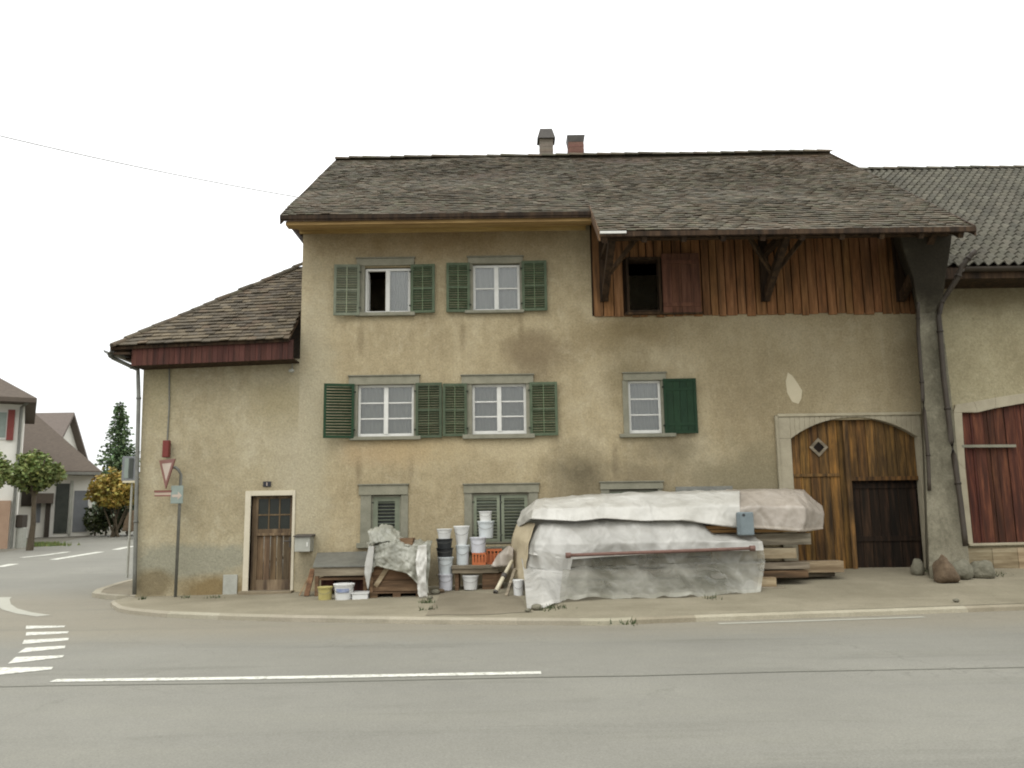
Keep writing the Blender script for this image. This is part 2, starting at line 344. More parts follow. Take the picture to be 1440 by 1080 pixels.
M['film_thin'] = film('thin_clear_film', (104, 103, 91), (152, 150, 139), .28, .6)
M['film_pink'] = film('pinkish_stained_sheeting', (136, 127, 115), (164, 155, 143), .45)
M['steel_rust'] = mat('rusty_steel', (88, 66, 58), (118, 90, 80), 12, rough=.7)
M['box_blue'] = mat('blue_grey_plastic', (96, 106, 108), (118, 128, 130), 6, rough=.5)
M['tan_sack'] = mat('tan_sacking', (150, 138, 112), (176, 164, 138), 6, rough=.9, bump=.4)
M['rock'] = mat('brown_rock', (72, 58, 44), (112, 96, 76), 5, bump=.8, bdist=.05, bscale=12)
M['rock_grey'] = mat('grey_rock', (84, 82, 68), (122, 118, 102), 5, bump=.8, bdist=.05, bscale=12)
M['leaf'] = mat('leaf_green', (76, 90, 46), (120, 132, 76), 1.5, rough=.6, bump=0)
M['leaf_spruce'] = mat('spruce_needles', (60, 78, 50), (98, 116, 80), 1.2, rough=.6, bump=0)
M['leaf_autumn'] = mat('autumn_leaves', (112, 102, 46), (158, 142, 70), 1.2, rough=.6, bump=0)
M['leaf_hedge'] = mat('dark_hedge_leaves', (38, 48, 26), (62, 72, 38), 1.2, rough=.6, bump=0)
M['bark'] = mat('bark', (62, 54, 42), (92, 82, 66), 5, bump=.7)
M['white_wall'] = mat('white_render', (206, 203, 192), (222, 219, 210), 2, bump=.2)
M['roof_far'] = mat('dark_brown_roof', (70, 62, 54), (94, 84, 74), 6, (1, 1, 4), bump=.4)
M['roof_far_grey'] = mat('grey_brown_roof', (92, 84, 78), (114, 104, 96), 6, (1, 1, 4), bump=.4)
M['shutter_red'] = mat('dull_red_shutters', (112, 58, 54), (132, 72, 66), 4, bump=.1)
M['garage'] = mat('grey_garage_door', (104, 106, 108), (122, 124, 126), 3, bump=.1)
M['dark_opening'] = mat('dark_glazing', (44, 48, 44), (66, 70, 64), 3, rough=.2, bump=.02)
M['pinkish'] = mat('pinkish_plaster', (150, 124, 104), (170, 144, 122), 3, bump=.2)
M['soil'] = mat('dirt', (104, 92, 68), (136, 124, 96), 5, bump=.6)
M['wire'] = mat('cable_sheath', (150, 148, 148), (170, 168, 168), 5, bump=0)
def asphalt():
    s = NT('worn_asphalt'); p = s.pos()
    n1 = s.noise(p, .35, 5, .6); n2 = s.noise(p, 1.0, 5, .6, (.25, 2.2, 1)); n3 = s.noise(p, 60, 4, .8); n4 = s.noise(p, 3.5, 6, .65)
    col = s.ramp(n1, [(.3, (120, 118, 109)), (.7, (132, 130, 120))])
    col = s.mix(s.math('MULTIPLY', s.math('SUBTRACT', n2, .45, True), .9), col, (136, 134, 120))
    sep = s.n('ShaderNodeSeparateXYZ'); s.l(p, sep.inputs[0])
    dk = s.math('DIVIDE', s.math('SUBTRACT', s.math('ADD', sep.outputs[1], s.math('MULTIPLY', n4, 1.4)), 11.6), 1.6, True)   # dusty strip by the kerb
    d2 = s.math('DIVIDE', s.math('SUBTRACT', 20, sep.outputs[1]), 3, True)
    col = s.mix(s.math('MULTIPLY', s.math('MULTIPLY', dk, d2), .6), col, (140, 132, 113))
    col = s.mix(s.math('MULTIPLY', s.math('SUBTRACT', n4, .5, True), .9), col, (110, 109, 98))
    n7 = s.noise(p, .9, 6, .7, (.16, 1.6, 1), .4); col = s.mix(s.math('MULTIPLY', s.math('SUBTRACT', n7, .54, True), 3.2, True), col, (104, 103, 93))
    n8 = s.noise(p, 14, 6, .8); col = s.mix(s.math('MULTIPLY', s.math('SUBTRACT', n8, .55, True), 2.0), col, (152, 150, 138))
    vo = s.n('ShaderNodeTexVoronoi', feature='DISTANCE_TO_EDGE'); vo.inputs['Scale'].default_value = .42; wv = s.n('ShaderNodeVectorMath', operation='ADD'); nn = s.n('ShaderNodeTexNoise'); nn.inputs['Scale'].default_value = 2.2; nn.inputs['Detail'].default_value = 6
    s.l(p, nn.inputs[0]); s.l(p, wv.inputs[0]); s.l(nn.outputs[1], wv.inputs[1]); s.l(wv.outputs[0], vo.inputs['Vector'])
    ck = s.math('MULTIPLY', s.math('SUBTRACT', 1.0, s.math('MULTIPLY', vo.outputs['Distance'], 90), True), s.math('MULTIPLY', s.math('SUBTRACT', n1, .47, True), 7, True))
    col = s.mix(s.math('MULTIPLY', ck, .28), col, (80, 79, 70))
    fine = s.ramp(n3, [(.25, (140, 140, 140)), (.75, (255, 255, 255))]); col = s.mix(.6, col, fine, 'MULTIPLY')
    return s.finish(s.tint(col), .9, n3, .5, .006, .25)
M['asphalt'] = asphalt()
def paving(name, a, b, c):
    s = NT(name); p = s.pos(); n1 = s.noise(p, .8, 6, .65); n2 = s.noise(p, 5, 6, .7); n3 = s.noise(p, 50, 4, .8)
    col = s.ramp(n1, [(.3, a), (.52, b), (.75, c)])
    col = s.mix(s.math('MULTIPLY', s.math('SUBTRACT', n2, .5, True), 2), col, a)
    st = s.noise(p, 1.0, 5, .6, (.3, 2.4, 1)); col = s.mix(s.math('MULTIPLY', s.math('SUBTRACT', st, .52, True), 2.4), col, c)
    fine = s.ramp(n3, [(.25, (160, 160, 160)), (.75, (255, 255, 255))]); col = s.mix(.6, col, fine, 'MULTIPLY')
    return s.finish(s.tint(col), .92, s.math('ADD', n3, n2), .5, .01, .2)
M['forecourt'] = paving('dusty_concrete', (124, 117, 98), (138, 131, 111), (152, 144, 124))
M['forecourt_dark'] = paving('worn_tar_patch', (108, 101, 84), (122, 114, 96), (136, 128, 109))
M['kerb'] = paving('kerb_stone', (140, 134, 116), (158, 151, 132), (170, 164, 146))
M['ground'] = paving('far_paving', (104, 100, 88), (118, 114, 102), (128, 124, 112))
def paint():
    s = NT('worn_road_paint'); p = s.pos(); n = s.noise(p, 14, 6, .75)
    col = s.ramp(n, [(.36, (124, 122, 110)), (.5, (186, 185, 174)), (.8, (204, 203, 194))]); return s.finish(s.tint(col), .8, n, .2, .003)
M['paint'] = paint()
M['paint_old'] = mat('faded_road_paint', (142, 141, 128), (160, 158, 146), 9, bump=.1)
M['joint'] = mat('tar_joint', (96, 95, 85), (110, 109, 98), 9, bump=.2)
def grow(n): return [i / (n - 1) for i in range(n)]

# ================================================================ SETTING
mb = MB(); xs = [-140 + i * 4 for i in range(61)]; ys = [-12, 0, 6, 12, 15, 17.9, 18.1, 20, 22, 25, 28, 32, 36, 40, 45, 50, 56, 62, 70, 74.9, 75.1, 90, 120, 200]
mb.grid([[(x, y, hgt(x, y) - .012 - (.03 if y < 25 else 0)) for x in xs] for y in ys])
mb.build('ground', 'ground', normals=False, kind='structure')
# road: the through road in front and the lane that turns off behind the house corner
bl = [GH(-120, 790), GH(0, 777), GH(60, 768), GH(110, 757), GH(188, 747), GH(260, 741)]
bpts = sorted([(p.y, p.x) for p in bl])
def rl(y): return -70 if y < bpts[0][0] else interp(bpts, y)
mb = MB()
mb.grid([[(-70 + 100 * k / 30, y, -.004) for k in range(31)] for y in [-10, -4, 2, 8, 13, 18]])
mb.build('road', 'asphalt', normals=False, kind='structure')
mb = MB(); rows = []
for i in range(60):
    y = 18 + i * (bpts[-1][0] - 18.5) / 59; a = rl(y); rows.append([(a + (-6.9 - a) * k / 8, y, hgt(0, y) - .004) for k in range(9)])
mb.grid(rows); mb.build('lane', 'asphalt', normals=False, kind='structure')

# forecourt
kp = [G0(a, b) for a, b in ((155, 851), (158, 855), (166, 860), (182, 863.5), (230, 868), (300, 871), (400, 874), (600, 877.5), (850, 879.5), (1010, 873), (1250, 865), (1440, 858), (1640, 850))]
kpts = [(p.x, p.y) for p in kp]
kpts[0] = (kpts[0][0], kpts[0][1])
def kY(x): return interp(kpts, x)
zbp = [(-8, .08), (-7.4, .09), (-4.8, .12), (-3, .16), (0, .27), (3, .34), (6, .41), (8, .42), (12, .36), (18, .36)]
def fc(x, y):
    k = kY(x); t = (y - k) / max(.3, D - k); t = max(0, min(1.1, t))
    return .075 + (interp(zbp, x) - .075) * t + .012 * noise.noise(V((x * .9, y * .9, 0))) * min(1, t * 3)
def GF(px, py): return hit(px, py, fc)
mb = MB(); rows = []; N = 140
for j in range(15):
    r = []
    for i in range(N):
        x = kpts[0][0] + .02 + (18 - kpts[0][0]) * (i / (N - 1)) ** 1.15; k = kY(x) + .13; ye = 17.35 if x > -7.35 else 16.98
        y = k + max(.02, ye - k) * j / 14; r.append((x, y, fc(x, y)))
    rows.append(r)
mb.grid(rows); mb.build('pavement', 'forecourt', normals=False, kind='structure')
mb = MB(); ks = []
for i in range(N * 2):
    x = kpts[0][0] + (18 - kpts[0][0]) * (i / (2 * N - 1)) ** 1.3; ks.append(x)
for i in range(len(ks) - 1):
    a, b = ks[i], ks[i + 1]; ya, yb = kY(a), kY(b); random.seed(int((a + 20) / .95)); t = rt(.88, 1.08, .02)
    lo = 0 if a < 7 else 0
    if (a > 1.6 and a < 2.6) or a > 6.9: t = (.85, .82, .78)
    elif a >= 2.6: t = (1.12, 1.12, 1.1)
    mb.hexa([(a, ya, -.05), (b, yb, -.05), (b, yb + .14, -.05), (a, ya + .14, -.05), (a, ya + .01, .055), (b, yb + .01, .055), (b, yb + .14, .083), (a, ya + .14, .083)], t)
mb.build('kerb', 'kerb', kind='structure')
# pavement along the lane side of the house
mb = MB(); out = [(-7.35, 17.2), (-7.9, 17.25), (-8.6, 17.45), (-9.25, 17.9), (-9.55, 18.7), (-9.6, 20), (-9.6, 45), (-7.35, 45)]
rows = []
ylist = [17.3, 17.45, 17.7, 18, 18.4, 18.8, 20, 24, 30, 38, 45]
lx = [(17.2, -7.8), (17.5, -8.4), (18, -8.85), (18.7, -9.1), (20, -9.25), (46, -9.3)]
for y in ylist: rows.append([(interp(lx, y) + (-7.35 - interp(lx, y)) * k / 4, y, hgt(0, y) + .075) for k in range(5)])
mb.grid(rows); mb.build('side_pavement', 'forecourt_dark', normals=False, kind='structure')
mb = MB(); cur = [(-7.4, 17.2)] + [(interp(lx, y), y) for y in [17.2, 17.3, 17.45, 17.6, 17.8, 18, 18.3, 18.7, 20, 24, 30, 38, 45]]
for a, b in zip(cur, cur[1:]):
    d = V((b[0] - a[0], b[1] - a[1], 0)).normalized(); nn = V((-d.y, d.x, 0)) * .16
    if nn.x > 0 and nn.y > 0: pass
    A = V((a[0], a[1], hgt(0, a[1]) + .081)); B = V((b[0], b[1], hgt(0, b[1]) + .081)); dn = V((0, 0, -.12))
    mb.hexa([A + dn, B + dn, B - nn + dn, A - nn + dn, A, B, B - nn, A - nn], rt(.92, 1.05, .02))
mb.build('side_kerb', 'kerb', kind='structure')
# worn patch on the forecourt in front of the buckets
A_, B_, C_, D_ = GF(598, 866), GF(748, 862), GF(728, 838), GF(622, 833)
mb = MB(); rows = []
for j in range(9):
    v = j / 8; a = A_.lerp(D_, v); b = B_.lerp(C_, v); r = []
    for i in range(15):
        q = a.lerp(b, i / 14); q.x += .04 * noise.noise(q * 3); q.y += .12 * noise.noise(q * 2 + V((5, 0, 0))); r.append((q.x, q.y, fc(q.x, q.y) + .006 + .025 * math.sin(math.pi * i / 14) * math.sin(math.pi * min(1, v * 1.4) / 1.4)))
    rows.append(r)
mb.grid(rows); mb.build('tar_patch', 'forecourt_dark', normals=False, kind='structure')

# painted markings (4 mm above the road)
def mark(name, pxs, material='paint', fn=G0, dz=.0015):
    mb = MB(); mb.poly([V((p.x, p.y, p.z + dz)) for p in [fn(*q) for q in pxs]]); return mb.build(name, material, normals=False, kind='structure')
def strip(name, pts, w, material, fn=G0, dz=.0015):
    ps = [fn(*q) for q in pts]; mb = MB(); L = []; R_ = []
    for i, p in enumerate(ps):
        d = ps[min(i + 1, len(ps) - 1)] - ps[max(0, i - 1)]; d.z = 0; d.normalize(); nn = V((-d.y, d.x, 0)) * w / 2; up = V((0, 0, dz)); L.append(p - nn + up); R_.append(p + nn + up)
    mb.grid([L, R_]); return mb.build(name, material, normals=False, kind='structure')
strip('centre_line', [(75, 957), (250, 955), (420, 952.5), (600, 949), (761, 946)], .145, 'paint')
strip('road_joint', [(-60, 967), (75, 964), (400, 960), (761, 952), (900, 950), (1100, 944.5), (1300, 941), (1500, 937)], .035, 'joint')
strip('kerbside_line', [(1010, 877), (1120, 873.5), (1240, 869.5), (1300, 867.5)], .12, 'paint_old')
for q in ([(37, 880), (92, 880), (90, 882), (36, 884.5)], [(37, 889), (97, 888), (95, 890.5), (36, 894)], [(34, 900), (97, 897), (96, 900.5), (31, 906)],
          [(36, 911), (92, 908), (91, 911.5), (25, 918.5)], [(22, 924), (90, 921.5), (88, 924.5), (11, 933.5)], [(-25, 939), (75, 938), (72, 941.5), (-30, 952)]):
    mark('road_marking', q)
strip('faded_arc', [(52, 822), (30, 828), (12, 836), (4, 843), (5, 850), (14, 856.5), (34, 862), (62, 866)], .24, 'paint_old')
strip('lane_marking', [(75, 787), (105, 782), (142, 776)], .3, 'paint', GH)
strip('lane_marking', [(30, 784), (60, 781), (96, 776)], .25, 'paint', GH)
strip('lane_marking', [(-40, 800), (0, 797), (20, 793)], .3, 'paint', GH)
strip('lane_marking', [(162, 773), (176, 770), (188, 768)], .3, 'paint', GH)

# low wooded rise far behind the lane
mb = MB(); rows = []
for j, (yy, hh) in enumerate(((150, 0), (156, .7), (170, 1), (200, .9))):
    rows.append([(x, yy + 6 * noise.noise(V((x * .02, 0, 2))), 1.6 + hh * (3.6 + 2.2 * noise.noise(V((x * .03, j * .3, 5))) + 1.0 * noise.noise(V((x * .21, j, 1))))) for x in range(-240, 140, 3)])
mb.grid(rows); mb.build('hills', 'leaf_hedge', normals=False, kind='structure')

# ================================================================ ROOF HELPERS
PAL = [(1, 1, .98), (.9, .92, .86), (1.08, .98, .9), (1.15, 1.12, 1.05), (.82, .82, .8), (1.0, .9, .82), (.95, 1.0, .88)]
def tint_of(pal, lo, hi):
    c = random.choice(pal); k = random.uniform(lo, hi); return (c[0] * k, c[1] * k, c[2] * k)
def tiles(mb, O, U, Vv, Lu, Lv, w, e, th, test=None, lo=.75, hi=1.25, pal=PAL, sag=.03, tintf=None):
    O = V(O); U = V(U).normalized(); Vv = V(Vv).normalized(); Nn = U.cross(Vv).normalized()
    nr_ = int(Lv / e); nc = int(Lu / w)
    for r in range(nr_ + 1):
        rowt = random.uniform(.93, 1.07)
        for c in range(-1, nc + 1):
            u0 = c * w + (w / 2 if r % 2 else 0); u1 = min(Lu, u0 + w * .985); u0 = max(0, u0); v0 = r * e; v1 = min(Lv, v0 + e * 1.35)
            if u1 - u0 < w * .25 or v1 - v0 < .02: continue
            if test and not test((u0 + u1) / 2, v0 + e * .4): continue
            sg = sag * noise.noise(V((u0 * .35, v0 * .5, 3.3))) * 2 + random.uniform(-.004, .004)
            v0j = v0 + random.uniform(-.007, .007); lift = th * random.uniform(1.5, 2.4); sk = random.uniform(-.006, .006)
            def q(u, v, n): return O + U * u + Vv * v + Nn * (n + sg)
            t = tint_of(pal, lo, hi)
            if tintf: tf = tintf((u0 + u1) / 2, v0); t = (t[0] * tf[0], t[1] * tf[1], t[2] * tf[2])
            t = tuple(x * rowt for x in t)
            mb.hexa([q(u0, v0j, lift - th), q(u1, v0j + sk, lift - th + sk), q(u1, v1, 0), q(u0, v1, 0), q(u0, v0j, lift), q(u1, v0j + sk, lift + sk), q(u1, v1, th * .5), q(u0, v1, th * .5)], t)
def slab(mb, ps, n, t=W1): mb.prism(ps, n, t)
def ridge(mb, a, b, r=.11, L=.36, lo=.8, hi=1.2):
    a = V(a); b = V(b); d = (b - a); n = max(1, int(d.length / L)); d.normalize(); sd = d.cross(V((0, 0, 1))).normalized(); up = sd.cross(d).normalized(); st = (b - a).length / n
    for i in range(n):
        p = a + d * st * i; q_ = a + d * (st * (i + 1) + .03); t = tint_of(PAL, lo, hi); jit = random.uniform(-.012, .012)
        ra, rb = r * 1.12, r * .92; A = []; B = []
        for k in range(7):
            an = math.pi * k / 6
            A.append(p + sd * math.cos(an) * ra + up * (math.sin(an) * ra * .75 + jit - .02)); B.append(q_ + sd * math.cos(an) * rb + up * (math.sin(an) * rb * .75 + jit - .02))
        mb.grid([A, B], t); mb.poly(A, t)

# ================================================================ FARMHOUSE
HX0 = P(424, 420).x; HX1 = 8.45
SL = .67; EY = 15.9; EZ = P(600, 299, EY).z; RY = 20.87; RZ = EZ + SL * (RY - EY); BACKY = 26.2
FY = 14.63
def roofz(y): return EZ + SL * (y - EY) if y <= RY else RZ - SL * (y - RY)
house = thing('farmhouse', ((HX0 + HX1) / 2, D, 0), label='long ochre farmhouse with green shutters, brown boarded gable end and a wide arched wooden gate', category='house')
vx0 = P(390, 298, EY).x; vxr = P(475, 226, RY).x; X0v = (vx0 + vxr) / 2; X1v = (P(1155, 213, RY).x + P(1390, 321, FY).x) / 2
XS = P(832, 292, EY).x
# windows: white casement, stone surround, hole
WN = {
 'u1': dict(w=(513, 377, 577, 441), s=(505, 367, 581, 445), lint=(502, 365, 583, 374), sill=(500, 440, 584, 445)),
 'u2': dict(w=(665, 372, 731, 438), s=(658, 364, 735, 441), lint=(658, 363, 735, 371), sill=(654, 437, 737, 441)),
 'm1': dict(w=(503, 541, 582, 614), s=(495, 531, 588, 619), lint=(491, 530, 590, 541), sill=(492, 614, 592, 619)),
 'm2': dict(w=(664, 540, 740, 610), s=(654, 530, 748, 617), lint=(649, 529, 750, 540), sill=(651, 611, 752, 617)),
 'm3': dict(w=(884, 535, 930, 609), s=(876, 526, 936, 614), lint=(876, 526, 936, 535), sill=(871, 610, 950, 615)),
 'l1': dict(w=(522, 697, 564, 756), s=(507, 684, 574, 768), lint=(505, 683, 574, 696), sill=(502, 763, 580, 770)),
 'l2': dict(w=(664, 694, 744, 764), s=(653, 683, 757, 772), lint=(652, 682, 758, 693), sill=(650, 768, 758, 775)),
 'l3': dict(w=(858, 689, 926, 760), s=(846, 679, 932, 770), lint=(844, 679, 932, 688), sill=(842, 768, 936, 774)),
 'h': dict(w=(884, 366, 926, 437)),
}
gx0, gx1, gz0, gz1 = rect(1097, 583, 1302, 800); gz0 = .3
holes = []
for k, q in WN.items():
    if k == 'h': continue
    r = rect(*q['w']); holes.append((r[0] - .02, r[1] + .02, r[2] - .02, r[3] + .02))
holes.append((gx0 + .1, gx1 - .02, -.2, gz1 - .1))
mb = MB(); cz = P(1060, 441.5).z
wallgrid(mb, D, HX0, XS + .05, -.3, 8.1, [h for h in holes if h[1] < XS])
wallgrid(mb, D, XS + .05, HX1, -.3, cz, [h for h in holes if h[1] > XS])
mb.quad((XS + .05, D, cz), (HX1, D, cz), (HX1, D + .3, cz), (XS + .05, D + .3, cz))
# left return of the full-height wall, gables and back
for x in (HX0, HX1):
    mb.poly([(x, D, -.3), (x, BACKY - .6, -.3), (x, BACKY - .6, roofz(BACKY - .6) - .1), (x, RY, RZ - .1), (x, D, roofz(D) - .1)])
mb.quad((HX0, BACKY - .6, -.3), (HX1, BACKY - .6, -.3), (HX1, BACKY - .6, roofz(BACKY - .6)), (HX0, BACKY - .6, roofz(BACKY - .6)))
for zz in (3.0, 5.55): mb.box(HX0 + .05, HX1 - .05, D + .6, BACKY - .7, zz, zz + .1)
mb.box(HX0 + .05, HX1 - .05, D + 2.6, D + 2.7, 0, 7.2)
for xx in (-2.6, 1.9): mb.box(xx - .05, xx + .05, D + .32, D + 2.6, 0, 7.2)
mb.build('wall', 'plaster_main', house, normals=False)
# small patches
mb = MB(); pts = [(1108, 524), (1114, 528), (1121, 538), (1128, 549), (1127, 560), (1123, 568), (1114, 565), (1107, 552), (1105, 536)]
mb.prism([P(*q, D - .006) for q in pts], (0, .004, 0)); mb.build('plaster_patch', 'patch_pale', house)

def bars(mb, r, wl, wr, wt, wb, y0, y1, t=W1):
    x0, x1, z0, z1 = r
    mb.box(x0, x0 + wl, y0, y1, z0, z1, t); mb.box(x1 - wr, x1, y0, y1, z0, z1, t); mb.box(x0 + wl, x1 - wr, y0, y1, z1 - wt, z1, t); mb.box(x0 + wl, x1 - wr, y0, y1, z0, z0 + wb, t)
def surround(q, parent, proud=.03):
    wr = rect(*q['w']); sr = rect(*q['s']); ln = rect(*q['lint']); sl_ = rect(*q['sill'])
    mb = MB(); y0 = D - proud; y1 = D + .1
    mb.box(sr[0], wr[0], y0, y1, sl_[3], ln[2]); mb.box(wr[1], sr[1], y0, y1, sl_[3], ln[2])
    mb.box(ln[0], ln[1], y0 - .02, y1, ln[2], ln[3] + .01, (1.06, 1.05, 1.03)); mb.box(ln[0] - .02, ln[1] + .02, y0 - .045, D + .02, ln[3] + .01, ln[3] + .035, (.9, .9, .9))
    mb.build('window_surround', 'stone_frame', parent, bevel=.006)
    mb = MB(); mb.box(sl_[0], sl_[1], y0 - .06, D + .12, sl_[2], sl_[3]); mb.build('window_sill', 'stone_frame', parent, bevel=.008)
def curtain(r, y, parent, open_left=False):
    mb = MB(); x0, x1, z0, z1 = r; rows = []; n = 40
    for zz in (z0, (z0 + z1) / 2, z1): rows.append([(x0 + (x1 - x0) * i / n, y + .022 * math.sin(i * 1.15) + .012 * math.sin(i * 2.7), zz) for i in range(n + 1)])
    mb.grid(rows, rt(.78, 1.0, .02)); mb.build('curtain', 'curtain', parent, smooth=True)
def casement(q, bars_n=2, open_left=False, single=False, label=None):
    r = rect(*q['w']); x0, x1, z0, z1 = r; xm = (x0 + x1) / 2; mb = MB(); y0 = D + .05; y1 = D + .11
    f = .05
    bars(mb, r, f, f, f, f + .015, y0, y1)
    panes = []
    if single: leaves = [(x0 + f, x1 - f)]
    else:
        leaves = [(x0 + f, xm - .045), (xm + .045, x1 - f)]; mb.box(xm - .045, xm + .045, y0 - .012, y1, z0 + f, z1 - f)
    if open_left: leaves = leaves[1:]
    for a, b in leaves:
        for k in range(1, bars_n + 1):
            zz = z0 + f + (z1 - z0 - 2 * f) * k / (bars_n + 1); mb.box(a, b, y0 + .008, y1 - .01, zz - .014, zz + .014)
        panes.append((a, b))
    o = mb.build('window', 'white_paint', house, bevel=.004); 
    if label: o['label'] = label
    if open_left:       # the open sash swung inwards
        mb = MB(); a = V((x0 + f, D + .12, 0)); dd = V((-.1, 1, 0)).normalized(); L = xm - x0 - .09
        for (u0, u1, za, zb) in ((0, .05, z0 + f, z1 - f), (L - .05, L, z0 + f, z1 - f), (0, L, z0 + f, z0 + f + .05), (0, L, z1 - f - .05, z1 - f)):
            p = a + dd * u0; q2 = a + dd * u1; mb.beam((p.x, p.y, (za + zb) / 2), (q2.x, q2.y, (za + zb) / 2), .04, zb - za)
        mb.build('open_sash', 'white_paint', o)
    mb = MB()
    for a, b in panes: mb.box(a - .005, b + .005, D + .075, D + .08, z0 + f, z1 - f)
    mb.build('pane', 'glass', o)
    surround(q, o)
    if open_left: curtain((xm, x1 - .03, z0 + .02, z1 - .02), D + .16, o)
    else: curtain((x0 + .03, x1 - .03, z0 + .02, z1 - .02), D + .16, o)
    return o
casement(WN['u1'], 0, True, label='white window with its left sash open')
casement(WN['u2'], 1)
casement(WN['m1'], 2); casement(WN['m2'], 2); casement(WN['m3'], 2, single=True)
def shutter(px, material='green_paint', ang=0, stw=None, tl=-.45, solid=False, hinge='l', cross=True, label=None, y=None, nsl=None, bright=1.0, parent=None, name='shutter'):
    x0, x1, z0, z1 = rect(*px); w_ = x1 - x0; h_ = z1 - z0; mb = MB()
    cx = x0 if hinge == 'l' else x1; sg = 1 if hinge == 'l' else -1
    Rz = Matrix.Rotation(-ang * sg, 3, 'Z'); base = V((cx, D - .055 if y is None else y, z0))
    def B(a, b, ya, yb, c, d, t=W1, tilt=0):
        ctr = V(((a + b) / 2 * sg, (ya + yb) / 2, (c + d) / 2)); rot = Rz @ Matrix.Rotation(tilt, 3, 'X')
        mb.obox(base + Rz @ ctr, (b - a, yb - ya, d - c), rot, tuple(v * bright for v in t))
    st = stw or min(.055, w_ * .14)
    for a, b in ((0, st), (w_ - st, w_)): B(a, b, -.02, .02, 0, h_)
    for c in (0, h_ - st): B(st, w_ - st, -.018, .018, c, c + st)
    if solid:
        n = 4
        for i in range(n):
            a = st + (w_ - 2 * st) * i / n; B(a + .002, a + (w_ - 2 * st) / n - .002, -.008, .012, st, h_ - st, rt(.9, 1.1))
        B(st, w_ - st, -.016, .014, h_ * .78, h_ * .78 + .06); B(st, w_ - st, -.016, .014, h_ * .14, h_ * .14 + .06)
    else:
        if cross:
            for cz_ in (h_ * .5,): B(st, w_ - st, -.019, .019, cz_ - .02, cz_ + .02)
            B(w_ / 2 - .009, w_ / 2 + .009, -.024, -.016, st, h_ - st, (1.5, 1.5, 1.4))
            for k in (.25, .75): B(st, w_ - st, -.024, -.018, h_ * k - .006, h_ * k + .006, (1.5, 1.5, 1.4))
        n = nsl or int((h_ - 2 * st) / .05)
        for i in range(n):
            zc = st + (h_ - 2 * st) * (i + .5) / n
            B(st, w_ - st, -.022, .022, zc - .006, zc + .006, rt(.85, 1.15), tilt=-.75 if not parent else tl)
    for k in (.15, .85):                                           # hinges on the surround
        B(-.03, .02, -.03, .0, h_ * k - .015, h_ * k + .015, (.35, .35, .35))
    o = mb.build(name, material, parent or house, bevel=.003)
    if label: o['label'] = label
    return o
shutter((471, 374, 507, 445), 'grey_green', .06, hinge='r', cross=True, label='faded grey-green shutter', y=D - .08)
shutter((578, 373, 612, 441), 'green_paint', .05, hinge='l')
shutter((628, 371, 661, 440), 'green_paint', .05, hinge='r')
shutter((734, 368, 769, 438), 'green_paint', .04, hinge='l')
shutter((457, 541, 499, 617), 'dark_green', .22, hinge='r', label='dark weathered shutter standing ajar', y=D - .07, cross=False, nsl=17, bright=1.25)
shutter((585, 539, 622, 616), 'green_paint', .04, hinge='l', bright=.75)
shutter((623, 540, 657, 614), 'green_paint', .04, hinge='r', bright=.85)
shutter((745, 538, 784, 613), 'green_paint', .05, hinge='l')
shutter((933, 533, 979, 610), 'dark_green', .03, hinge='l', solid=True, label='dark green solid board shutter')
# ground floor windows: louvred shutters closed in the opening
for key, leaves in (('l1', [(524, 698, 562, 756)]), ('l2', [(666, 696, 703, 762), (705, 696, 742, 762)]), ('l3', [(860, 690, 891, 758), (893, 690, 924, 758)])):
    q = WN[key]; r = rect(*q['w']); mb = MB(); bars(mb, r, .03, .03, .03, .03, D + .02, D + .12); o = mb.build('window', 'stone_frame', house)
    surround(q, o)
    mb = MB(); mb.box(r[0] + .03, r[1] - .03, D + .105, D + .11, r[2] + .03, r[3] - .03, (.4, .4, .4)); mb.build('pane', 'dark_opening', o)
    for lf in leaves: shutter(lf, 'grey_green', 0, hinge='l', cross=False, y=D + .045, nsl=9 if key == 'l1' else 13, parent=o, bright=1.0 if key == 'l1' else 1.3, stw=.1 if key == 'l1' else .06, tl=-.35 if key == 'l1' else -.9)

# board cladding under the big eave
hx0, hx1, hz0, hz1 = rect(*WN['h']['w']); sx0, sx1, sz0, sz1 = rect(930, 359, 983, 441)
mb = MB(); x = XS + .08; ctop = roofz(D) - .25
while x < 8.32:
    w_ = random.uniform(.15, .235); x2 = min(x + w_, 8.34); k = random.uniform(.82, 1.14); t = (k * random.uniform(.98, 1.08), k, k * random.uniform(.86, 1.0))
    yy = D - .025 - random.uniform(0, .022); sk = random.uniform(-.012, .012); zb_ = cz - random.uniform(.0, .05)
    segs = [(zb_, ctop)]
    if x2 > hx0 - .02 and x < hx1 + .02: segs = [(zb_, hz0 - .06), (hz1 + .04, ctop)]
    for a, b in segs:
        g = .011; mb.hexa([(x + g, yy, a), (x2 - g, yy - sk * .5, a), (x2 - g, D + .02, a), (x + g, D + .02, a), (x + g + sk, yy, b), (x2 - g + sk, yy, b), (x2 - g + sk, D + .02, b), (x + g + sk, D + .02, b)], t)
    x = x2
mb.build('board_cladding', 'brown_board', house)
mb = MB(); wallgrid(mb, D + .06, XS + .05, HX1, cz, ctop + .2, [(hx0 - .03, hx1 + .03, hz0 - .05, hz1 + .03)], .3); mb.build('backing_boards', 'dark_timber', house, normals=False)
mb = MB(); bars(mb, (hx0 - .05, hx1 + .05, hz0 - .06, hz1 + .05), .05, .05, .05, .06, D - .07, D + .15); mb.box(hx0 - .1, sx1 + .02, D - .12, D - .02, hz0 - .1, hz0 - .055, (1.5, 1.45, 1.3))
hatch = mb.build('hatch', 'dark_timber', house)
mb = MB(); n = 4
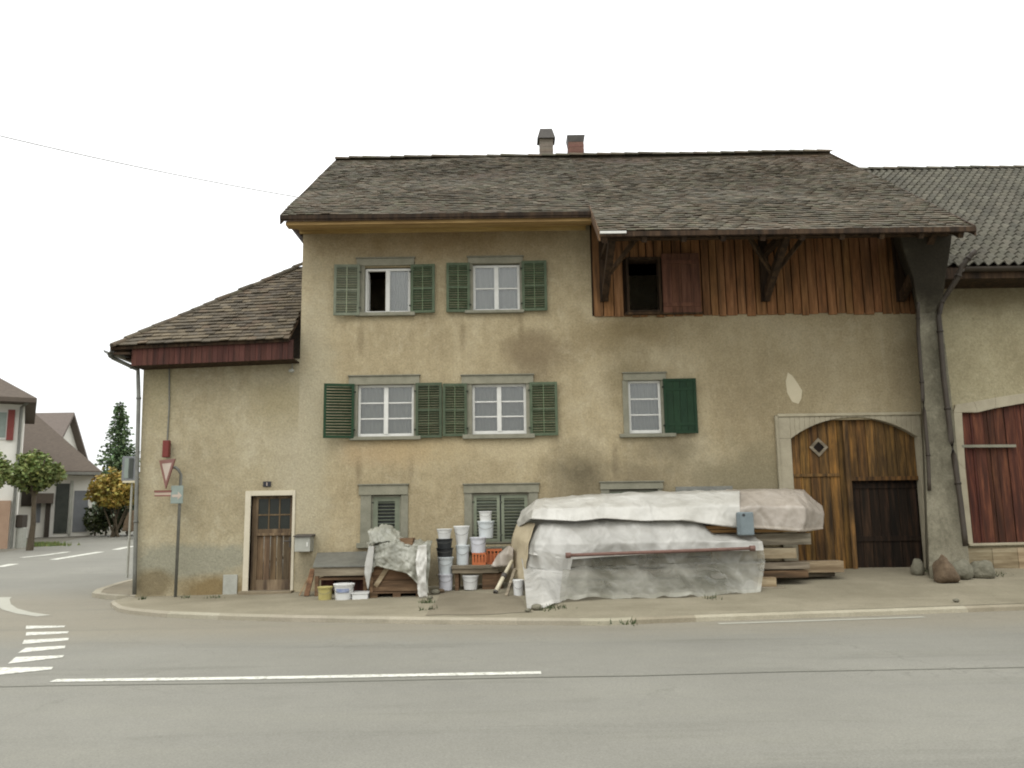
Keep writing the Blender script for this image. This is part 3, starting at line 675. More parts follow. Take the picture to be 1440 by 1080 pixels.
for i in range(n):
    a = sx0 + (sx1 - sx0) * i / n; mb.box(a + .003, a + (sx1 - sx0) / n - .003, D - .13, D - .1, sz0, sz1, rt(.85, 1.1))
mb.box(sx0 + .02, sx1 - .02, D - .15, D - .132, sz0 + .12, sz0 + .2); mb.box(sx0 + .02, sx1 - .02, D - .15, D - .132, sz1 - .22, sz1 - .14)
mb.build('hatch_shutter', 'hatch_red', hatch)

# arched gate
acx = (P(1113, 620).x + P(1290, 620).x) / 2; ax0 = P(1113, 640).x; ax1 = P(1291, 640).x; ahw = (ax1 - ax0) / 2; acx = (ax0 + ax1) / 2
azs = P(1113, 617).z; azt = P(1201, 587).z
def arch(n=24, grow_=0):
    rise = azt - azs; R_ = (ahw ** 2 + rise ** 2) / (2 * rise); zc = azt - R_; a0 = math.asin(ahw / R_); o = []
    for i in range(n + 1):
        a = -a0 + 2 * a0 * i / n; o.append((acx + (R_ + grow_) * math.sin(a), zc + (R_ + grow_) * math.cos(a)))
    return o
ar = arch()
mb = MB(); y0, y1 = D - .04, D + .16
mb.box(gx0, ax0, y0, y1, -.1, azs - .0); mb.box(ax1, gx1, y0, y1, -.1, azs)
o_ = [(gx0, azs)] + [(gx0, gz1), (gx1, gz1), (gx1, azs)]
for (a, za), (b, zb_) in zip(ar, ar[1:]):
    mb.hexa([(a, y0, za), (b, y0, zb_), (b, y1, zb_), (a, y1, za), (a, y0, gz1), (b, y0, gz1), (b, y1, gz1), (a, y1, gz1)])
mb.box(gx0, ax0, y0, y1, azs, gz1); mb.box(ax1, gx1, y0, y1, azs, gz1)
mb.box(gx0 - .03, gx0 + .03, y0 - .03, D, -.1, gz1, (.9, .9, .88)); mb.box(gx0 + .03, gx1, y0 - .03, D, gz1 - .03, gz1 + .03, (1.05, 1.05, 1.03))
gate = MB(); wx0, wx1, wz0, wz1 = rect(1204, 674, 1290, 800); wz0 = .36
n = 13; st = (ax1 - ax0) / n; yy = D + .09
for i in range(n):
    a = ax0 + st * i; b = a + st; zt = min(interp(ar, a), interp(ar, b)) + .02; k = random.uniform(.6, 1.25); t = (k * random.uniform(.98, 1.12), k, k * random.uniform(.7, 1.0)); yj = yy + random.uniform(0, .015)
    za = interp(ar, a); zb_ = interp(ar, b); g = .004; lo = .38
    if a > wx0 - st * .6: lo = wz1
    gate.hexa([(a + g, yj, lo), (b - g, yj, lo), (b - g, yj + .05, lo), (a + g, yj + .05, lo), (a + g, yj, za), (b - g, yj, zb_), (b - g, yj + .05, zb_), (a + g, yj + .05, za)], t)
gx = gate
xc = wx0 - .05
gate.box(xc - .05, xc + .05, yy - .035, yy, .38, azt - .02, (1.15, 1.1, 1.0))
gate.box(wx0, ax1, yy - .03, yy, wz1 - .02, wz1 + .06, (1.0, .9, .8))
gz_ = P(1150, 668).z; gate.box(ax0, P(1182, 660).x, yy - .025, yy, gz_ - .03, gz_ + .03, (.9, .9, .85))
go = gate.build('arched_gate', 'gate_wood', house, bevel=.004, label='weathered orange-brown arched gate')
mb.build('gate_surround', 'stone_gate', go, bevel=.01)
mb = MB(); n = 7; st = (ax1 - wx0) / n
for i in range(n): mb.box(wx0 + st * i + .004, wx0 + st * (i + 1) - .004, yy + .1, yy + .14, .36, wz1, rt(.7, 1.3))
mb.box(wx0, ax1, yy + .075, yy + .1, .95, 1.05); mb.box(wx0, ax1, yy + .075, yy + .1, 2.0, 2.1); mb.build('wicket_door', 'wicket_wood', go, label='dark recessed wicket door')
dc = P(1151.5, 629, yy - .03); mb = MB(); s1, s2 = .19, .115
for i in range(4):
    a = math.pi / 2 * i; b = a + math.pi / 2
    A = [dc + V((math.cos(q) * r, y, math.sin(q) * r)) for y in (0, .03) for q, r in ((a, s2), (b, s2), (b, s1), (a, s1))]
    mb.hexa(A)
dw = mb.build('diamond_window', 'grey_wood', go)
mb = MB(); mb.prism([dc + V((math.cos(math.pi / 2 * i) * s2, .012, math.sin(math.pi / 2 * i) * s2)) for i in range(4)], (0, .01, 0), (.5, .45, .4)); mb.build('pane', 'wicket_wood', dw)

# roof
mb = MB(); dk = -.05
def RP(x, y, n=0): return V((x, y, roofz(y) + n))
slab(mb, [RP(X0v, EY, -.14), RP(XS, EY, -.14), RP(XS, RY, -.14), RP(X0v, RY, -.14)], (0, 0, .1))
slab(mb, [RP(XS, FY, -.14), RP(X1v, FY, -.14), RP(X1v, RY, -.14), RP(XS, RY, -.14)], (0, 0, .1))
slab(mb, [RP(X0v, RY, -.14), RP(X1v, RY, -.14), RP(X1v, BACKY, -.14), RP(X0v, BACKY, -.14)], (0, 0, .1))
deck = mb.build('roof', 'dark_timber', house)
mb = MB(); Ls = math.hypot(RY - EY, RZ - EZ); vs = V((0, 1, SL)).normalized(); Lf = math.hypot(EY - FY, SL * (EY - FY))
REDP = [(1.1, .95, .85), (1.2, .98, .86), (1, .9, .82), (.9, .85, .8), (1.05, 1.0, .92)]
def tf(u, v):
    x = X0v + u; rr = sstep((x - 4) / 4) * .6 * sstep((v - 2.5) / 3) + .22 * max(0, noise.noise(V((x * .5, v * .5, 1)))); return (1 + .16 * rr, 1 - .02 * rr, 1 - .12 * rr)
tiles(mb, RP(X0v, EY, -.03), (1, 0, 0), vs, XS - X0v, Ls, .165, .14, .015, tintf=tf, lo=.88, hi=1.1, sag=.035)
nv0 = -Lf; nrow = int(Lf / .14) + 1; Lf2 = nrow * .14
O2 = V((XS, EY, EZ - .03)) - vs * Lf2; FY2 = O2.y
tiles(mb, O2, (1, 0, 0), vs, X1v - XS, Ls + Lf2, .165, .14, .017, tintf=lambda u, v: tuple(a * (1.12 if v < Lf2 + .2 else 1) for a in tf(u + XS - X0v, v - Lf2)), lo=.88, hi=1.12, sag=.035)
tiles(mb, RP(X1v, BACKY, -.03), (-1, 0, 0), V((0, -1, SL)).normalized(), X1v - X0v, math.hypot(BACKY - RY, SL * (BACKY - RY)), .35, .33, .018)
mb.build('roof_tiles', 'tile_main', deck)
mb = MB(); ridge(mb, (X0v, RY, RZ + .02), (X1v, RY, RZ + .02)); mb.build('ridge_tiles', 'tile_main', deck, normals=False)
for x in (X0v, X1v - .03):
    f_ = EY if x < 0 else FY2
    mb = MB(); mb.prism([RP(x, f_, -.2), RP(x, RY, -.2), RP(x, BACKY, -.2), RP(x, BACKY, -.0), RP(x, RY, -.0), RP(x, f_, -.0)], (.03, 0, 0)); mb.build('verge_board', 'dark_timber', deck)
mb = MB()
mb.prism([RP(XS - .02, FY2, -.2), RP(XS - .02, EY + .3, -.2), RP(XS - .02, EY + .3, .0), RP(XS - .02, FY2, .0)], (.03, 0, 0), (2.0, 1.9, 1.7))
mb.build('verge_board', 'dark_timber', deck)
mb = MB(); mb.box(XS, X1v, FY2 - .02, FY2 + .03, roofz(FY2) - .12, roofz(FY2) - .03); mb.box(X0v, XS - .03, EY - .02, EY + .02, EZ - .1, EZ - .02, (.7, .7, .7))
mb.build('fascia_board', 'dark_timber', deck)
mb = MB(); mb.box(XS, P(880, 318, FY2).x, FY2 - .05, FY2 - .02, roofz(FY2) - .075, roofz(FY2) - .03); mb.build('metal_flashing', 'white_paint', deck)
# cornice of the house part
mb = MB(); zc0 = P(600, 325, D).z
mb.prism([(HX0 - .06, D - .0, zc0 - .03), (HX0 - .06, D - .06, zc0 - .03), (HX0 - .06, D - .06, zc0 + .04), (HX0 - .06, EY + .32, EZ - .165), (HX0 - .06, EY + .3, EZ - .1), (HX0 - .06, D, EZ + .1)], (XS + .02 - HX0, 0, 0))
mb.prism([(X0v + .1, EY + .05, EZ - .2), (X0v + .1, EY + .3, EZ - .2), (X0v + .1, EY + .3, EZ - .13), (X0v + .1, EY + .05, EZ - .13)], (XS - X0v - .1, 0, 0), (.75, .7, .7))
mb.build('eave_cornice', 'cornice', house)
mb = MB(); mb.prism([(HX0 - .08, D + .1, zc0 - .02), (HX0 - .4, D + .1, EZ + .25), (HX0 - .02, D + .1, EZ + .4)], (0, 4, 0)); mb.build('gable_corbel', 'dark_timber', house)
# rafters, purlin and braces of the wide overhang
mb = MB(); x = XS + .1
while x < X1v:
    mb.beam((x, FY2 + .06, roofz(FY2 + .06) - .2), (x, D + .2, roofz(D + .2) - .2), .09, .12, rt(.8, 1.1)); x += .72
mb.build('rafters', 'dark_timber', house)
PY, PZ = 15.35, roofz(15.35) - .34
mb = MB(); mb.box(XS + .05, X1v - .1, PY - .08, PY + .08, PZ - .09, PZ + .08); mb.build('purlin', 'dark_timber', house)
for px in (850, 1077, 1268):
    b = P(px, 420, D - .1); mb = MB(); top = V((b.x + .02, PY, PZ - .03))
    mb.beam(b, top, .13, .15); mb.beam((b.x, D - .08, b.z - .05), (b.x, D - .08, 7.55), .16, .14, (.8, .8, .8)); mb.beam((b.x, D - .0, PZ + .02), (b.x, PY, PZ + .02), .12, .12)
    m_ = b.lerp(top, .38)
    if px < 1200: mb.beam(m_, (b.x + .62, PY + .55, PZ + .2), .07, .08, (1.7, 1.7, 1.6))
    if px > 900 and px < 1200: mb.beam(m_, (b.x - .58, PY + .55, PZ + .2), .07, .08, (1.3, 1.3, 1.2))
    mb.build('brace', 'dark_timber', house)
# chimneys
def chim(px0, px1, ptop, pcap, y, material, capm, capflare, kind):
    a = P(px0, ptop, y); b = P(px1, ptop, y); mb = MB(); zt = P((px0 + px1) / 2, pcap, y).z; z0 = roofz(y) - .5; d = (b.x - a.x)
    n = int((zt - z0) / .07)
    for i in range(n):
        za = z0 + (zt - z0) * i / n; k = .004 * (i % 2); mb.box(a.x + k, b.x - k, y - d / 2 + k, y + d / 2 - k, za, za + (zt - z0) / n - .002, rt(.85, 1.15, .06))
    o = mb.build('chimney', material, deck); mb = MB(); zz = P((px0 + px1) / 2, ptop, y).z; f = capflare; c = (a.x + b.x) / 2; h = d / 2
    if kind == 0:
        mb.hexa([(c - h - f, y - h - f, zt), (c + h + f, y - h - f, zt), (c + h + f, y + h + f, zt), (c - h - f, y + h + f, zt), (c - h + .02, y - h, zz), (c + h - .02, y - h, zz), (c + h - .02, y + h, zz), (c - h + .02, y + h, zz)])
    else: mb.hexa([(c - h, y - h, zt), (c + h, y - h, zt), (c + h, y + h, zt), (c - h, y + h, zt), (c - h - f, y - h - f, zz), (c + h + f, y - h - f, zz), (c + h + f, y + h + f, zz), (c - h - f, y + h + f, zz)])
    mb.build('chimney_cap', capm, o)
chim(758, 777, 185, 199, 21.4, 'chim_grey', 'cap', .06, 0)
chim(798, 820, 195, 204, 21.4, 'brick', 'cap', .03, 1)

# buttress between the two buildings
SEC = [(-.1, 15.75, None), (.35, 15.8, (1307, 1366)), (1.6, 15.95, (1303, 1356)), (3.0, 16.1, (1299, 1344)), (4.4, 16.2, (1295, 1333)), (5.4, 16.2, (1292, 1324)), (6.0, 15.85, (1284, 1330)), (6.6, 15.5, (1268, 1338)), (7.05, 15.3, (1258, 1341))]
mb = MB(); rings = []
for z, y, pxs in SEC:
    if pxs is None: pxs = (1311, 1365)
    _, py = proj((8.2, y, z)); xa = P(pxs[0], py, y).x; xb = P(pxs[1], py, y).x
    rings.append([(xa, y, z), (xb, y, z), (xb + .1, D + .2, z), (xa + (D + .2 - y) * xa / y * .9, D + .2, z)])
for a, b in zip(rings, rings[1:]): mb.add(a + b, [(0, 1, 5, 4), (1, 2, 6, 5), (3, 0, 4, 7)])
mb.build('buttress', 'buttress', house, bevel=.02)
def pipe(pts, r, material, parent, name='downpipe'):
    mb = MB(); P_ = [V(p) for p in pts]
    sm = []
    for i in range(len(P_) - 1):
        for k in range(4): sm.append(P_[i].lerp(P_[i + 1], k / 4))
    sm.append(P_[-1]); mb.tube(sm, r, 10)
    for i in range(2, len(sm) - 1, 5):
        d = (sm[i + 1] - sm[i]).normalized() * .02; mb.tube([sm[i] - d, sm[i] + d], r * 1.25, 10, (.8, .8, .8))
    return mb.build(name, material, parent, smooth=True)
pipe([P(1291, 425, 15.95), P(1291, 470, 16.15), P(1298, 560, 16.1), P(1305, 640, 15.98), P(1307, 690, 15.92)], .035, 'pipe_dark', house)
# ---------------------------------------------------------------- side annex
ax_l = P(192, 700).x - .02; atop = P(400, 505).z
annex = thing('side_annex', (-5.9, D, 0), label='low ochre side wing with brown plank door and steep mossy hip roof', category='house wing')
door = rect(351, 697, 410, 835); dz0 = .17
mb = MB()
wx = [P(191, 830).x, P(201, 530).x]
YA = D + .004
dh = (door[0], door[1], -.2, door[3]); wallgrid(mb, YA, -7.35, HX0 + .02, -.3, atop, [dh], .25)
mb.quad((wx[0], YA, -.3), (-7.35, YA, -.3), (-7.35, YA, atop), (wx[1], YA, atop)); mb.quad((wx[0], YA, -.3), (wx[1], YA, atop), (wx[1], 25, atop), (wx[0], 25, -.3))
mb.build('wall', 'plaster_annex', annex, normals=False)
# roof
AA = P(155, 486, 16.25); best = None
for i in range(400):
    t = i * .02; d = ray(422, 374); y = AA.y + t; x = AA.x + t
    if abs(x / y - d.x / d.y) < .003: best = (t, (EYE + d.z / d.y * y - AA.z) / t)
    if best and x / y - d.x / d.y > 0: break
S2 = best[1]
BB = P(412, 474.5, 16.25); TZ = (BB.z - AA.z) / (BB.x - AA.x)
def ez(x): return AA.z + TZ * (x - AA.x)
hipT = HX0 - AA.x; C_top = V((HX0, AA.y + hipT, AA.z + S2 * hipT))
Bp = V((HX0 - .08, AA.y + .06, ez(HX0) + .03)); A2 = AA + V((.06, .06, .03))
mb = MB(); dn = V((0, 0, -.1))
slab(mb, [A2 + dn, Bp + dn, V((HX0 - .02, C_top.y, C_top.z)) + dn], (0, 0, .06)); slab(mb, [AA + dn, C_top + dn, V((HX0, 25.5, C_top.z)) + dn, V((AA.x, 25.5, AA.z)) + dn], (0, 0, .06))
adeck = mb.build('roof', 'dark_timber', annex)
mb = MB(); Uf = (V((HX0, AA.y, ez(HX0))) - AA).normalized(); Nf = Uf.cross(C_top - AA).normalized(); v2 = Nf.cross(Uf).normalized(); k2 = v2.y; hd_ = C_top - AA; hu, hv = hd_.dot(Uf), hd_.dot(v2)
APAL = [(1, 1, 1), (1.2, 1.15, 1.05), (.85, .82, .8), (1.1, .98, .9), (1.4, 1.34, 1.22), (.75, .74, .7), (.95, .92, .86)]
tiles(mb, AA + V((0, 0, -.02)), Uf, v2, HX0 - .06 - AA.x, hv, .18, .15, .022, test=lambda u, v: u > v * hu / hv + .02, lo=.8, hi=1.15, pal=APAL, sag=.012)
v3 = V((1, 0, S2)).normalized()
tiles(mb, V((AA.x, 25.5, AA.z - .02)), (0, -1, 0), v3, 25.5 - AA.y, hipT / v3.x, .2, .17, .02, test=lambda u, v: (25.5 - AA.y - u) > v * v3.x + .12, lo=.7, hi=1.25, pal=APAL, sag=.03)
mb.build('roof_tiles', 'tile_annex', adeck)
mb = MB(); ridge(mb, AA + V((.02, .02, .0)), C_top + V((0, 0, .02)), .1, .3, .8, 1.05); mb.build('hip_tiles', 'tile_annex', adeck, normals=False)
mb = MB(); n = 30; xa = P(202, 500).x; st = (HX0 - xa) / n
for i in range(n): mb.box(xa + st * i + .003, xa + st * (i + 1) - .003, 16.36 - random.uniform(0, .006), 16.39, interp([(xa, P(202, 514, 16.36).z), (HX0, P(420, 504.5, 16.36).z)], xa + st * i), ez(xa + st * i) - .02, rt(.8, 1.2))
mb.build('boards', 'red_board', annex)
mb = MB(); mb.prism([(AA.x + .05, AA.y + .04, AA.z - .13), (AA.x + .05, 16.36, AA.z - .13), (AA.x + .05, 16.36, AA.z - .17), (AA.x + .05, AA.y + .04, AA.z - .17)], (xa - AA.x - .05, 0, 0))
za_ = P(202, 514, 16.36).z; zb2 = P(420, 504.5, 16.36).z; mb.prism([(xa, 16.37, za_ + .005), (xa, 16.37, za_ + .03), (HX0 - .01, 16.37, zb2 + .03), (HX0 - .01, 16.37, zb2 + .005)], (0, D - 16.37, 0))
mb.box(AA.x + .04, xa, D - .05, 25, AA.z - .17, AA.z - .13); mb.build('soffit', 'dark_timber', annex)
mb = MB(); g0 = V((AA.x - .05, AA.y - .02, AA.z - .09)); prof = [(math.cos(a) * .07, math.sin(a) * .07) for a in [math.pi + math.pi * k / 8 for k in range(9)]]
mb.grid([[g0 + V((c, 0, s)) for c, s in prof], [V((g0.x, 25.4, g0.z)) + V((c, 0, s)) for c, s in prof]]); mb.build('gutter', 'pipe_grey', annex, thick=.008)
cxx = wx[1] - .06
pipe([g0 + V((0, .1, -.06)), P(158, 503, 16.5), P(194, 520, D - .1), P(195, 560, D - .1), P(192, 700, D - .1), P(189, 836, D - .1)], .04, 'pipe_grey', annex)
# door
mb = MB(); fr = rect(343, 690, 414, 836)
mb.box(fr[0], door[0], D - .02, D + .12, dz0 - .1, fr[3]); mb.box(door[1], fr[1], D - .02, D + .12, dz0 - .1, fr[3]); mb.box(door[0], door[1], D - .02, D + .12, door[3], fr[3])
do_frame = mb
mb = MB(); dx0, dx1, dz1 = door[0], door[1], door[3]; yd = D + .1; k = (1, 1, 1)
gl = rect(361, 696, 406, 744); H = (gl[2], gl[3])
mb.box(dx0, dx0 + .12, yd, yd + .05, dz0, dz1); mb.box(dx1 - .07, dx1, yd, yd + .05, dz0, dz1); mb.box(dx0 + .12, dx1 - .07, yd, yd + .05, dz1 - .06, dz1)
mb.box(dx0 + .12, dx1 - .07, yd, yd + .05, H[0] - .14, H[0]); mb.box(dx0 + .1, dx1 - .05, yd - .03, yd, H[0] - .13, H[0] - .08, (1.2, 1.2, 1.2))
mb.box(dx0 + .12, dx1 - .07, yd, yd + .05, dz0, dz0 + .2, (1.25, 1.3, 1.4))
gx_ = (dx0 + .12, dx1 - .07); nb = 5; st = (gx_[1] - gx_[0]) / nb
for i in range(nb): mb.box(gx_[0] + st * i + .006, gx_[0] + st * (i + 1) - .006, yd + .012, yd + .04, dz0 + .2, H[0] - .14, rt(.8, 1.25, .08))
for i in (1, 2): xx = gx_[0] + (gx_[1] - gx_[0]) * i / 3; mb.box(xx - .012, xx + .012, yd + .005, yd + .04, H[0], dz1 - .06, (1.1, 1.1, 1))
zz = (H[0] + dz1) / 2 - .05; mb.box(gx_[0], gx_[1], yd + .004, yd + .042, zz - .014, zz + .014, (1.1, 1.1, 1))
dr = mb.build('door', 'door_wood', annex, bevel=.004)
do_frame.build('door_frame', 'cream_paint', dr, bevel=.006)
mb = MB(); mb.box(gx_[0], gx_[1], yd + .02, yd + .028, H[0], dz1 - .06, (.45, .45, .4)); mb.build('pane', 'dark_opening', dr)
mb = MB(); mb.tube([(dx1 - .06, yd - .05, 1.12), (dx1 - .16, yd - .05, 1.12)], .011, 8); mb.box(dx1 - .075, dx1 - .04, yd - .012, yd, 1.0, 1.2); mb.tube([(dx1 - .057, yd - .05, 1.12), (dx1 - .057, yd, 1.12)], .01, 8); mb.build('door_handle', 'cap', dr)
mb = MB(); mb.box(fr[0] - .02, fr[1] + .02, D - .22, D + .2, -.05, dz0, (.95, .8, .7)); mb.build('door_step', 'stone_frame', annex, bevel=.012)
mb = MB(); mb.tube([P(411, 508, D - .02), P(411, 517, D - .02), P(411, 519, D - .14)], .012, 6); mb.lathe([(.02, 0), (.055, -.015), (.06, -.05), (.03, -.075)], P(410, 519, D - .15), 14); mb.build('lamp_bracket', 'metal_light', annex, smooth=True)
mb = MB(); mb.tube([P(238, 512, D - .02), P(238, 570, D - .02), P(235, 622, D - .02)], .014, 6); mb.build('conduit', 'pipe_grey', annex)
mb = MB(); mb.box(*rect(314, 808, 334, 838)[:2], D - .03, D, .1, rect(314, 808, 334, 838)[3]); mb.build('cellar_vent_cover', 'metal_light', annex, bevel=.006)

# ---------------------------------------------------------------- neighbouring barn
barn = thing('barn', (12, D, 0), label='neighbouring pale barn under grey pantiles with a tall red-brown plank door', category='barn')
BY = D + .05; BEY = 16.2; BEZ = P(1400, 371, BEY).z; BS = .72; d_ = ray(1350, 238); kk = d_.z / d_.y; BRY = (BEZ - BS * BEY - EYE) / (kk - BS); BRZ = EYE + kk * BRY
BX0, BX1 = 8.62, 19
jx0, jx1 = P(1350, 690).x + .02, 12.4; jz1 = P(1440, 560).z; jz0 = P(1400, 767).z
mb = MB(); wallgrid(mb, BY, BX0 - .15, BX1, -.2, BEZ + .4, [(jx0 + (jx1 - jx0) * i / 10, jx0 + (jx1 - jx0) * (i + 1) / 10, jz0, P(1352 + (1555 - 1352) * i / 10, interp([(1352, 576), (1375, 574), (1440, 561), (1500, 556), (1560, 554)], 1352 + 203 * i / 10), BY).z) for i in range(10)], .02)
mb.quad((BX1, BY, -.2), (BX1, 28, -.2), (BX1, 28, BEZ + .4), (BX1, BY, BEZ + .4)); mb.poly([(BX1, BY, BEZ), (BX1, 2 * BRY - BY, BEZ), (BX1, BRY, BRZ - .1)]); mb.poly([(BX0, BY, BEZ), (BX0, 2 * BRY - BY, BEZ), (BX0, BRY, BRZ - .1)])
mb.build('wall', 'plaster_barn', barn, normals=False)
mb = MB(); vb = V((0, 1, BS)).normalized(); Lb = (BRY - BEY) / vb.y
slab(mb, [(BX0, BEY, BEZ - .16), (BX1, BEY, BEZ - .16), (BX1, BRY, BRZ - .16), (BX0, BRY, BRZ - .16)], (0, 0, .08)); slab(mb, [(BX0, BRY, BRZ - .16), (BX1, BRY, BRZ - .16), (BX1, 2 * BRY - BEY, BEZ - .16), (BX0, 2 * BRY - BEY, BEZ - .16)], (0, 0, .08))
bdeck = mb.build('roof', 'dark_timber', barn)
mb = MB(); nb_ = V((1, 0, 0)).cross(vb); wt, et = .2, .3; rows_n = int(Lb / et)
for r in range(rows_n + 1):
    for c in range(int((16.5 - BX0) / wt)):
        u0 = BX0 + c * wt; v0 = r * et; v1 = min(Lb, v0 + et * 1.12); t = rt(.78, 1.2, .02); j = random.uniform(-.008, .008); A = []; B = []; C2 = []
        for k in range(7):
            s_ = k / 6; hh = .042 * math.cos(s_ * 2 * math.pi) + .03; u = u0 + s_ * wt * 1.04
            base = V((u, BEY, BEZ - .05)) + vb * (v0 + j); A.append(base + nb_ * (hh + .045)); B.append(V((u, BEY, BEZ - .05)) + vb * v1 + nb_ * (hh + .01)); C2.append(base + nb_ * (hh + .018))
        mb.grid([C2, A, B], t)
slab(mb, [(BX0, 2 * BRY - BEY, BEZ - .06), (BX1, 2 * BRY - BEY, BEZ - .06), (BX1, BRY, BRZ - .06), (BX0, BRY, BRZ - .06)], (0, 0, .05)); slab(mb, [(16.4, BEY, BEZ - .06), (BX1, BEY, BEZ - .06), (BX1, BRY, BRZ - .06), (16.4, BRY, BRZ - .06)], (0, 0, .05))
mb.build('roof_tiles', 'tile_barn', bdeck, normals=False)
mb = MB(); ridge(mb, (BX0, BRY, BRZ + .02), (16.5, BRY, BRZ + .02), .12, .4); mb.build('ridge_tiles', 'tile_barn', bdeck, normals=False)
mb = MB(); mb.box(BX0, BX1, BEY - .02, BEY + .03, BEZ - .3, BEZ - .08); mb.box(BX0, BX1, BEY + .03, BY, BEZ - .3, BEZ - .26); mb.build('eave_boards', 'dark_timber', barn)
mb = MB(); gu = [(math.cos(a) * .075, math.sin(a) * .075) for a in [math.pi + math.pi * k / 8 for k in range(9)]]
mb.grid([[V((xx, BEY - .1 + c, BEZ - .1 + s)) for c, s in gu] for xx in (BX0 + .35, BX1)]); mb.build('gutter', 'pipe_dark', barn, thick=.008)
pipe([P(1372, 352, 15.75), P(1352, 375, 15.85), P(1346, 392, 15.9), P(1324, 425, 16.12), P(1320, 445, 16.12), P(1327, 530, 16.08), P(1338, 620, 15.98), P(1350, 700, 15.85), P(1358, 768, 15.72)], .05, 'pipe_dark', barn)
# barn door surround (rising arch to the right)
tp = [(1344, 569), (1370, 565), (1400, 559), (1440, 553), (1500, 548)]; bt = [(1352, 580), (1375, 580), (1400, 574), (1440, 567), (1500, 560)]
mb = MB(); TP = [P(*q, BY - .05) for q in tp]; BT = [P(*q, BY - .05) for q in bt]; yo = V((0, .12, 0))
for i in range(4): mb.hexa([BT[i], BT[i + 1], BT[i + 1] + yo, BT[i] + yo, TP[i], TP[i + 1], TP[i + 1] + yo, TP[i] + yo])
ja = [P(1344, 569, BY - .05), P(1353, 580, BY - .05), P(1358, 660, BY - .05), P(1369, 768, BY - .05)]; jb_ = [P(1341, 580, BY - .05), P(1347, 650, BY - .05), P(1361, 768, BY - .05)]
mb.hexa([jb_[2], ja[3], ja[3] + yo, jb_[2] + yo, jb_[1], ja[2], ja[2] + yo, jb_[1] + yo]); mb.hexa([jb_[1], ja[2], ja[2] + yo, jb_[1] + yo, jb_[0], ja[1], ja[1] + yo, jb_[0] + yo]); mb.prism([jb_[0], ja[1], ja[0]], yo)
a, b = P(1362, 766, BY - .07), P(1500, 763, BY - .07); mb.beam(a, b, .08, .05, (1.05, 1.05, 1.05))
sur = mb
mb = MB(); n = 16; x = jx0 - .02; st = (jx1 - jx0) / n
for i in range(n): k = random.uniform(.75, 1.3); mb.box(x + st * i + .004, x + st * (i + 1) - .004, BY + .04 - random.uniform(0, .01), BY + .09, jz0 - .1, jz1, (k * 1.05, k * random.uniform(.8, 1.2), k * .9))
bd = mb.build('barn_door', 'barn_door', barn, label='tall red-brown plank door')
sur.build('door_frame', 'stone_gate', bd, bevel=.008)
a, b = P(1352, 627.5, BY - .03), P(1428, 627, BY - .03); mb = MB(); mb.beam(a, b, .05, .055); mb.build('door_bar', 'stone_frame', bd)
mb = MB(); zt = P(1400, 768).z
for i in range(7): mb.box(jx0 + i * .5, jx0 + i * .5 + .49, BY - .06, BY, .3, zt - .03, rt(.7, 1.2))
mb.build('base_boards', 'rubble_wood', barn, label='grey-brown boards below the door')

# ================================================================ THINGS ON AND BY THE WALLS
def rstone(name, px, py0, py1, w_, y, material, sd, **k):
    random.seed(sd); b = P(px, py1, y); t = P(px, py0, y); h = t.z - b.z; bm = bmesh.new(); bmesh.ops.create_icosphere(bm, subdivisions=3, radius=1)
    for v in bm.verts:
        q = v.co.copy(); f = 1 + .28 * noise.noise(q * 1.3 + V((sd, 0, 0))) + .1 * noise.noise(q * 4 + V((0, sd, 0))); v.co = V((q.x * w_ / 2 * f, q.y * min(w_, h) * .5 * f, max(-.42, q.z * .55 * f) * h)) 
        if 'tri' in k: v.co.x *= 1.0 - .75 * max(0, min(1, v.co.z / h + .4))
    mb = MB(); zz = min(v.co.z for v in bm.verts)
    base = fc(b.x, y) - .01
    mb.add([v.co + V((b.x, y, base - zz)) for v in bm.verts], [[v.index for v in f.verts] for f in bm.faces]); bm.free(); k.pop('tri', None)
    return mb.build(name, material, smooth=True, origin=(b.x, y, base), **k)
rstone('boulder', 1328, 768, 807, .5, 15.45, 'rock', 3, tri=1, label='dark brown pointed boulder at the foot of the buttress', category='stone')
rstone('stone_block', 1352, 778, 806, .42, 15.75, 'rock_grey', 11, label='mossy grey stone right beside the dark pointed boulder', category='stone')
rstone('stone_block', 1381, 780, 806, .5, 15.9, 'rock_grey', 5, label='grey rounded stone under the left end of the red-brown barn door', category='stone')
rstone('stone_block', 1290, 776, 800, .22, 16.2, 'rock_grey', 8, label='small pale stone at the right corner of the dark wicket door', category='stone')
# mailbox
x0, x1, z0, z1 = rect(414, 755, 436, 776, D - .3); mb = MB(); mb.box(x0, x1, D - .3, D, z0, z1); 
mbx = thing('mailbox', (x0, D, z0), label='grey metal mailbox on the wall right of the plank door', category='mailbox')
mb.build('box', 'metal_light', mbx, bevel=.01)
mb = MB(); mb.hexa([(x0 - .02, D - .34, z1), (x1 + .03, D - .34, z1), (x1 + .03, D, z1 + .01), (x0 - .02, D, z1 + .01), (x0 - .02, D - .34, z1 + .02), (x1 + .03, D - .34, z1 + .02), (x1 + .03, D, z1 + .05), (x0 - .02, D, z1 + .05)]); mb.build('lid', 'cap', mbx)
mb = MB(); mb.box(x1 - .07, x1 - .04, D - .312, D - .3, z0 + .1, z0 + .18); mb.build('lock', 'white_paint', mbx)
# house number
r = rect(370, 677, 381, 684.5, D - .01); mb = MB(); mb.box(r[0], r[1], D - .02, D, r[2], r[3]); hn = mb.build('house_number', 'plate_dark', origin=(r[0], D, r[2]), label='small dark number plate above the plank door', category='number plate', bevel=.004)
mb = MB(); c = (r[0] + r[1]) / 2; mb.box(c - .009, c + .009, D - .024, D - .02, r[2] + .02, r[3] - .02); mb.build('digit', 'sign_white', hn)
